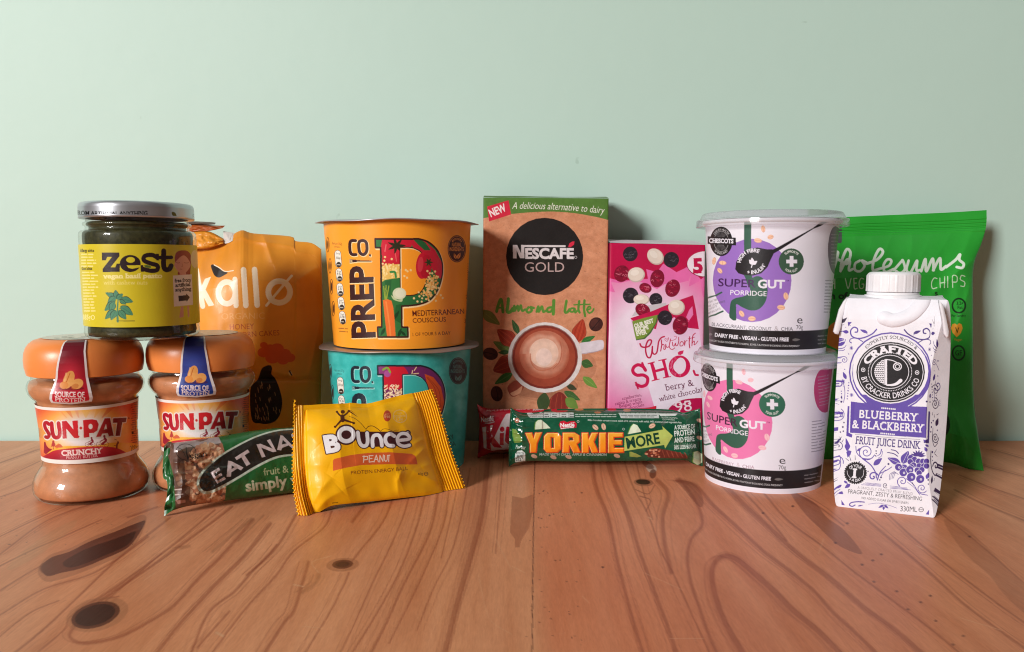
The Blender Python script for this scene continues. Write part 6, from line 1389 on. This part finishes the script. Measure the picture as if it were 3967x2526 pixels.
# --- rice cake bag behind the jars
T12 = crop(700, 820, .57416)
tp = line3([(40,262,.546),(160,225,.546),(290,192,.546),(405,126,.548),(490,146,.55),(740,166,.552),(775,198,.55),(880,210,.55),(948,254,.548)], T12, 4); rt = line3([(948,254,.548),(956,500,.540),(962,800,.536),(950,1100,.534),(935,1640,.534)], T12)
bt = line3([(40,1650,.534),(500,1652,.530),(935,1640,.534)], T12); lf = line3([(40,262,.546),(40,800,.536),(40,1650,.534)], T12)
S0 = coons(tp, bt, lf, rt); R = (float(S0(.5, 1)[0]), float(S0(.5, 1)[1]), 0)
t = thing('rice_cake_bag', R, 'orange rice cake bag with a folded top, behind the jars', 'snack bag')
def bul(u, v): return .012*np.sin(np.clip(u, 0, 1)*math.pi)**.5*np.clip(v/.22, 0, 1)**.6*np.clip((1 - v)/.12, 0, 1)**.4
def wr(U, V):
    h = .0009*fbm(U*5, V*4, 95, 3)
    h += crease(U, V, (.45, .655), (1.0, .64), .018, -.0035, 1.7) + crease(U, V, (.5, .60), (.98, .66), .03, .0016, 1.7) + crease(U, V, (.30, .02), (.20, .22), .05, .0015, 1.7) + crease(U, V, (.55, .0), (.62, .14), .03, .0022, 1.7) + crease(U, V, (.98, .1), (.80, .2), .04, .003, 1.7) + crease(U, V, (.12, .05), (.06, .3), .03, .002, 1.7)
    h += crease(U, V, (.95, .75), (.85, .98), .02, .003, 1.7) + crease(U, V, (1, .85), (.9, 1), .02, .003, 1.7) + crease(U, V, (.3, .03), (.9, .06), .03, .0018, 1.7) + crease(U, V, (.98, .3), (.9, .62), .03, .0018, 1.7)
    return h
pouch(R, S0, bul, wr, art_kallo, (222, 142, 40), .0003, M_SATIN, 'bag_body', t, back=.5)
def flap(pts_t, pts_b, Y, col, name, amp, T, mat, seed, nose=.004):
    tpp = line3([(x, y, Y) for x, y in pts_t], T, 6); btt = line3([(x, y, Y - .006) for x, y in pts_b], T, 6); S = coons(tpp, btt, np.stack((tpp[0], btt[0])), np.stack((tpp[-1], btt[-1])))
    U, V = np.meshgrid(np.linspace(0, 1, 60), np.linspace(0, 1, 30)); c0 = CAM - S(.5, .5); n = c0/np.linalg.norm(c0)
    h = nose*np.sin(U*math.pi)**.6*np.sin(V*math.pi)**.6 + amp*fbm(U*4, V*3, seed, 4)*np.sin(np.clip(V, .05, .95)*math.pi)
    m = Mesh(); m.sheet(S(U, V) + h[..., None]*n, col); m.sheet(S(U, V) - (.3*nose*np.sin(U*math.pi)*np.sin(V*math.pi) + .0004)[..., None]*n, col, flip=True); return m.build(name, mat, t, root=R)
flap([(40,132),(120,128),(200,136),(292,182)], [(40,250),(110,250),(190,246),(286,214)], .545, (226, 146, 42), 'folded_top', .002, T12, M_SATIN, 3)
flap([(40,84),(120,80),(220,92),(300,94)], [(40,138),(110,132),(190,130),(282,112)], .549, (176, 84, 30), 'folded_top', .0015, T12, M_SATIN, 4, .003)
flap([(40,64),(120,66),(200,70),(236,74)], [(40,84),(120,84),(190,88),(232,86)], .551, (84, 44, 30), 'folded_top', .0006, T12, M_SATIN, 5, .002)
flap([(288,132),(330,138),(368,146)], [(290,216),(320,212),(350,196)], .5475, (216, 206, 200), 'closing_tape', .0004, T12, M_LABEL, 6, .001)

# --- chocolate bars in front of the boxes
T13 = crop(1820, 1550, .18265); yk = ground(1850, 1776)[1]; print('kit y', yk)
tp = line3([(150,82,yk),(330,165,yk + .004),(700,186,yk + .006),(1300,182,yk + .006),(2600,200,yk + .006),(3650,165,yk + .005),(3960,120,yk)], T13); bt = line3([(165,1228,yk),(330,1170,yk - .001),(560,1085,yk - .002),(900,1070,yk - .002),(2600,1080,yk - .002),(3600,1110,yk),(3980,1228,yk)], T13)
lf = line3([(150,82,yk),(205,500,yk),(165,1228,yk)], T13); rt = line3([(3960,120,yk),(3940,700,yk),(3980,1228,yk)], T13); S0 = coons(tp, bt, lf, rt); R = (float(S0(.5, 1)[0]), yk, 0)
t = thing('chocolate_bar', R, 'red chocolate bar mostly hidden behind the green one', 'chocolate bar', 'wrapped chocolate bars')
def bul(u, v): return .007*np.clip(u/.09, 0, 1)**.7*np.clip((1 - u)/.09, 0, 1)**.7*np.clip(1 - np.abs(2*v - 1)**4, 0, 1)**.5
def wr(U, V):
    h = .0004*fbm(U*20, V*5, 101, 3)
    for k in range(5): h += crease(U, V, (.005, .1 + .2*k), (.07 + .02*(k % 2), .2 + .16*k), .012, .0014, .25) + crease(U, V, (.995, .1 + .2*k), (.93, .2 + .16*k), .012, .0014, .25)
    return h
pouch(R, S0, bul, wr, art_kitkat, (186, 18, 44), .00028, M_SHINE, 'wrapper', t, splits=[(0, .045, 'end_fin'), (.045, .955, 'wrapper'), (.955, 1, 'end_fin')])

T14 = crop(1820, 1540, .39037); yy = ground(1974, 1810)[1]; yr = ground(2716, 1807)[1]; ym = (yy + yr)/2
tp = line3([(405,98,yy),(455,130,yy + .001),(545,152,yy + .004),(720,140,ym + .006),(800,116,ym + .008),(1400,108,ym + .008),(1960,118,ym + .008),(2110,150,yr + .005),(2190,134,yr + .002),(2284,108,yr)], T14, 6); bt = line3([(385,692,yy),(450,650,yy),(580,628,ym),(900,632,ym),(1400,632,ym),(1900,624,ym),(2140,622,yr),(2210,655,yr),(2312,684,yr)], T14, 6)
lf = line3([(405,98,yy),(390,350,yy),(385,692,yy)], T14); rt = line3([(2284,108,yr),(2300,350,yr),(2312,684,yr)], T14); S0 = coons(tp, bt, lf, rt); R = (float(S0(.5, 1)[0]), ym, 0)
t = thing('chocolate_bar', R, 'dark green chocolate bar with big orange lettering and a lime arrow', 'chocolate bar', 'wrapped chocolate bars')
def bul(u, v): return .0085*np.clip((u - .01)/.075, 0, 1)**.75*np.clip((.99 - u)/.075, 0, 1)**.75*np.clip(1 - np.abs(2*v - 1.05)**3.4, 0, 1)**.55
def wr(U, V):
    h = .0005*fbm(U*16, V*4, 111, 3) + .0003*np.sin(U*300)*np.clip(1 - U/.03, 0, 1)
    for k in range(6): h += crease(U, V, (.01, .06 + .17*k), (.085 + .02*(k % 2), .16 + .14*k), .010, .0017, .3) + crease(U, V, (.99, .06 + .17*k), (.91 - .02*(k % 2), .16 + .14*k), .010, .0017, .3)
    return h + crease(U, V, (.08, .2), (.92, .2), .012, .0007, .3)
pouch(R, S0, bul, wr, art_yorkie, (14, 80, 54), .00024, M_SHINE, 'wrapper', t, splits=[(0, .04, 'end_fin'), (.04, .955, 'wrapper'), (.955, 1, 'end_fin')], maxn=1100)

# --- nut bar and energy ball in front
T15 = crop(600, 1640, .24786); g0 = ground(635, 2002)[1]; g1 = ground(1230, 1898)[1]; print('eatnat', g0, g1)
gy = lambda x: g0 + (g1 - g0)*(x - 140)/(2540 - 140)
tp = line3([(150,350,g0 + .014),(200,296,g0 + .014),(250,286,g0 + .014),(330,300,g0 + .014),(1000,208,gy(1000) + .014),(1450,128,gy(1450) + .014),(1800,84,gy(1800) + .014),(2170,62,gy(2170) + .014),(2540,40,g1 + .014)], T15, 6)
bt = line3([(140,1462,g0),(230,1390,g0 + .001),(360,1335,gy(360)),(600,1280,gy(600)),(1100,1212,gy(1100)),(1600,1150,gy(1600)),(2160,1086,gy(2160)),(2540,1040,g1)], T15, 6)
lf = line3([(150,350,g0 + .014),(128,600,g0 + .010),(130,840,g0 + .008),(185,900,g0 + .007),(200,1050,g0 + .005),(160,1280,g0 + .002),(140,1462,g0)], T15, 5); rt = line3([(2540,40,g1 + .014),(2540,1040,g1)], T15); S0 = coons(tp, bt, lf, rt); R = (float(S0(.5, 1)[0]), float(S0(.5, 1)[1]), 0)
t = thing('snack_bar', R, 'green nut bar with a clear window onto its nuts, left of the yellow packet', 'snack bar')
def bul(u, v): return .0085*np.clip((u - .055)/.06, 0, 1)**.6*np.clip((1 - u)/.08, 0, 1)**.6*np.clip(1 - np.abs(2*v - 1)**3.2, 0, 1)**.55
def wr(U, V):
    h = .0003*fbm(U*14, V*6, 121, 3) + .0007*fbm(U*34, V*16, 122, 2)*np.clip((U - .16)*14, 0, 1)*np.clip((.40 - U)*14, 0, 1)*np.clip((V - .12)*9, 0, 1)
    h += (.0016*np.sin(V*17 + 3*np.sin(V*7)) + .001*fbm(U*30, V*7, 123, 2))*np.clip(1 - U/.075, 0, 1)
    for k in range(5): h += crease(U, V, (.06, .08 + .2*k), (.15, .16 + .17*k), .012, .0012, .4)
    return h
pouch(R, S0, bul, wr, art_eatnat, (34, 98, 48), .00024, M_FILM, 'wrapper', t, splits=[(0, .062, 'end_fin'), (.062, 1, 'wrapper')])

T16 = crop(1100, 1450, .37184); b0 = ground(1158, 1997)[1]; b1 = ground(1803, 1892)[1]; print('bounce', b0, b1)
by = lambda x: b0 + (b1 - b0)*(x - 150)/(1890 - 150)
LN = .020
tp = line3([(115,258,b0 + LN),(122,322,b0 + LN),(400,312,by(400) + LN),(660,302,by(660) + LN),(690,296,by(690) + LN),(860,306,by(860) + LN),(1050,262,by(1050) + LN),(1230,216,by(1230) + LN),(1400,186,by(1400) + LN),(1540,154,by(1540) + LN)], T16, 3)
bt = line3([(150,1470,b0),(240,1472,b0 - .001),(325,1460,by(325)),(430,1398,by(430)),(540,1358,by(540)),(900,1322,by(900)),(1400,1266,by(1400)),(1740,1226,by(1740)),(1888,1190,b1)], T16, 4)
lf = line3([(115,258,b0 + LN),(105,500,b0 + LN*.8),(92,880,b0 + LN*.5),(102,1200,b0 + LN*.25),(150,1470,b0)], T16); rt = line3([(1540,154,by(1540) + LN),(1605,320,by(1600) + LN*.8),(1670,540,by(1670) + LN*.6),(1745,800,by(1745) + LN*.35),(1888,1190,b1)], T16)
S0 = coons(tp, bt, lf, rt); R = (float(S0(.5, 1)[0]), float(S0(.5, 1)[1]), 0)
t = thing('energy_ball_packet', R, 'yellow pillow packet with crimped ends, in front of the teal pot', 'snack packet')
def bul(u, v):
    e = np.clip((u - .10)/.22, 0, 1)*np.clip((.875 - u)/.24, 0, 1); return .0125*np.clip(e, 0, 1)**.55*np.clip(1 - np.abs(2*v - 1.08)**2.6, 0, 1)**.7
def wr(U, V):
    ls, rs = np.clip((.105 - U)*60, 0, 1), np.clip((U - .868)*60, 0, 1)
    h = .00055*np.sin(U*2*math.pi*62)*(ls*(V > .55)*np.clip((V - .55)*5, 0, 1) + .35*ls + rs) + .0010*fbm(U*4, V*3, 131, 3)*(1 - ls)*(1 - rs)
    A = .72
    for p, q, w, hh in (((.12,.9),(.26,.72),.03,.0045), ((.12,.98),(.30,.86),.035,.005), ((.12,.55),(.25,.62),.03,.002), ((.11,.25),(.2,.4),.03,.002), ((.33,.0),(.35,.2),.018,.0025), ((.58,.02),(.36,.14),.02,.0018), ((.86,.1),(.74,.2),.02,.002), ((.86,.45),(.76,.5),.02,.0028), ((.86,.52),(.72,.66),.02,.003), ((.86,.9),(.72,.74),.025,.003), ((.62,.78),(.60,.95),.015,.0022), ((.66,.72),(.62,.82),.012,.002), ((.86,.7),(.78,.72),.02,.002), ((.3,.99),(.75,.97),.02,.0015), ((.72,.28),(.80,.45),.02,.0014), ((.12,.75),(.2,.8),.02,.002)):
        h += crease(U, V, p, q, w*1.5, hh*.5, A)
    return h - .0010*np.exp(-((U - .108)/.006)**2) - .0010*np.exp(-((U - .865)/.006)**2)
pouch(R, S0, bul, wr, art_bounce, (253, 186, 10), .00022, M_SATIN, 'wrapper', t, back=.6, zig=(30, .0016, .012), splits=[(0, .105, 'crimped_end'), (.105, .868, 'wrapper'), (.868, 1, 'crimped_end')])
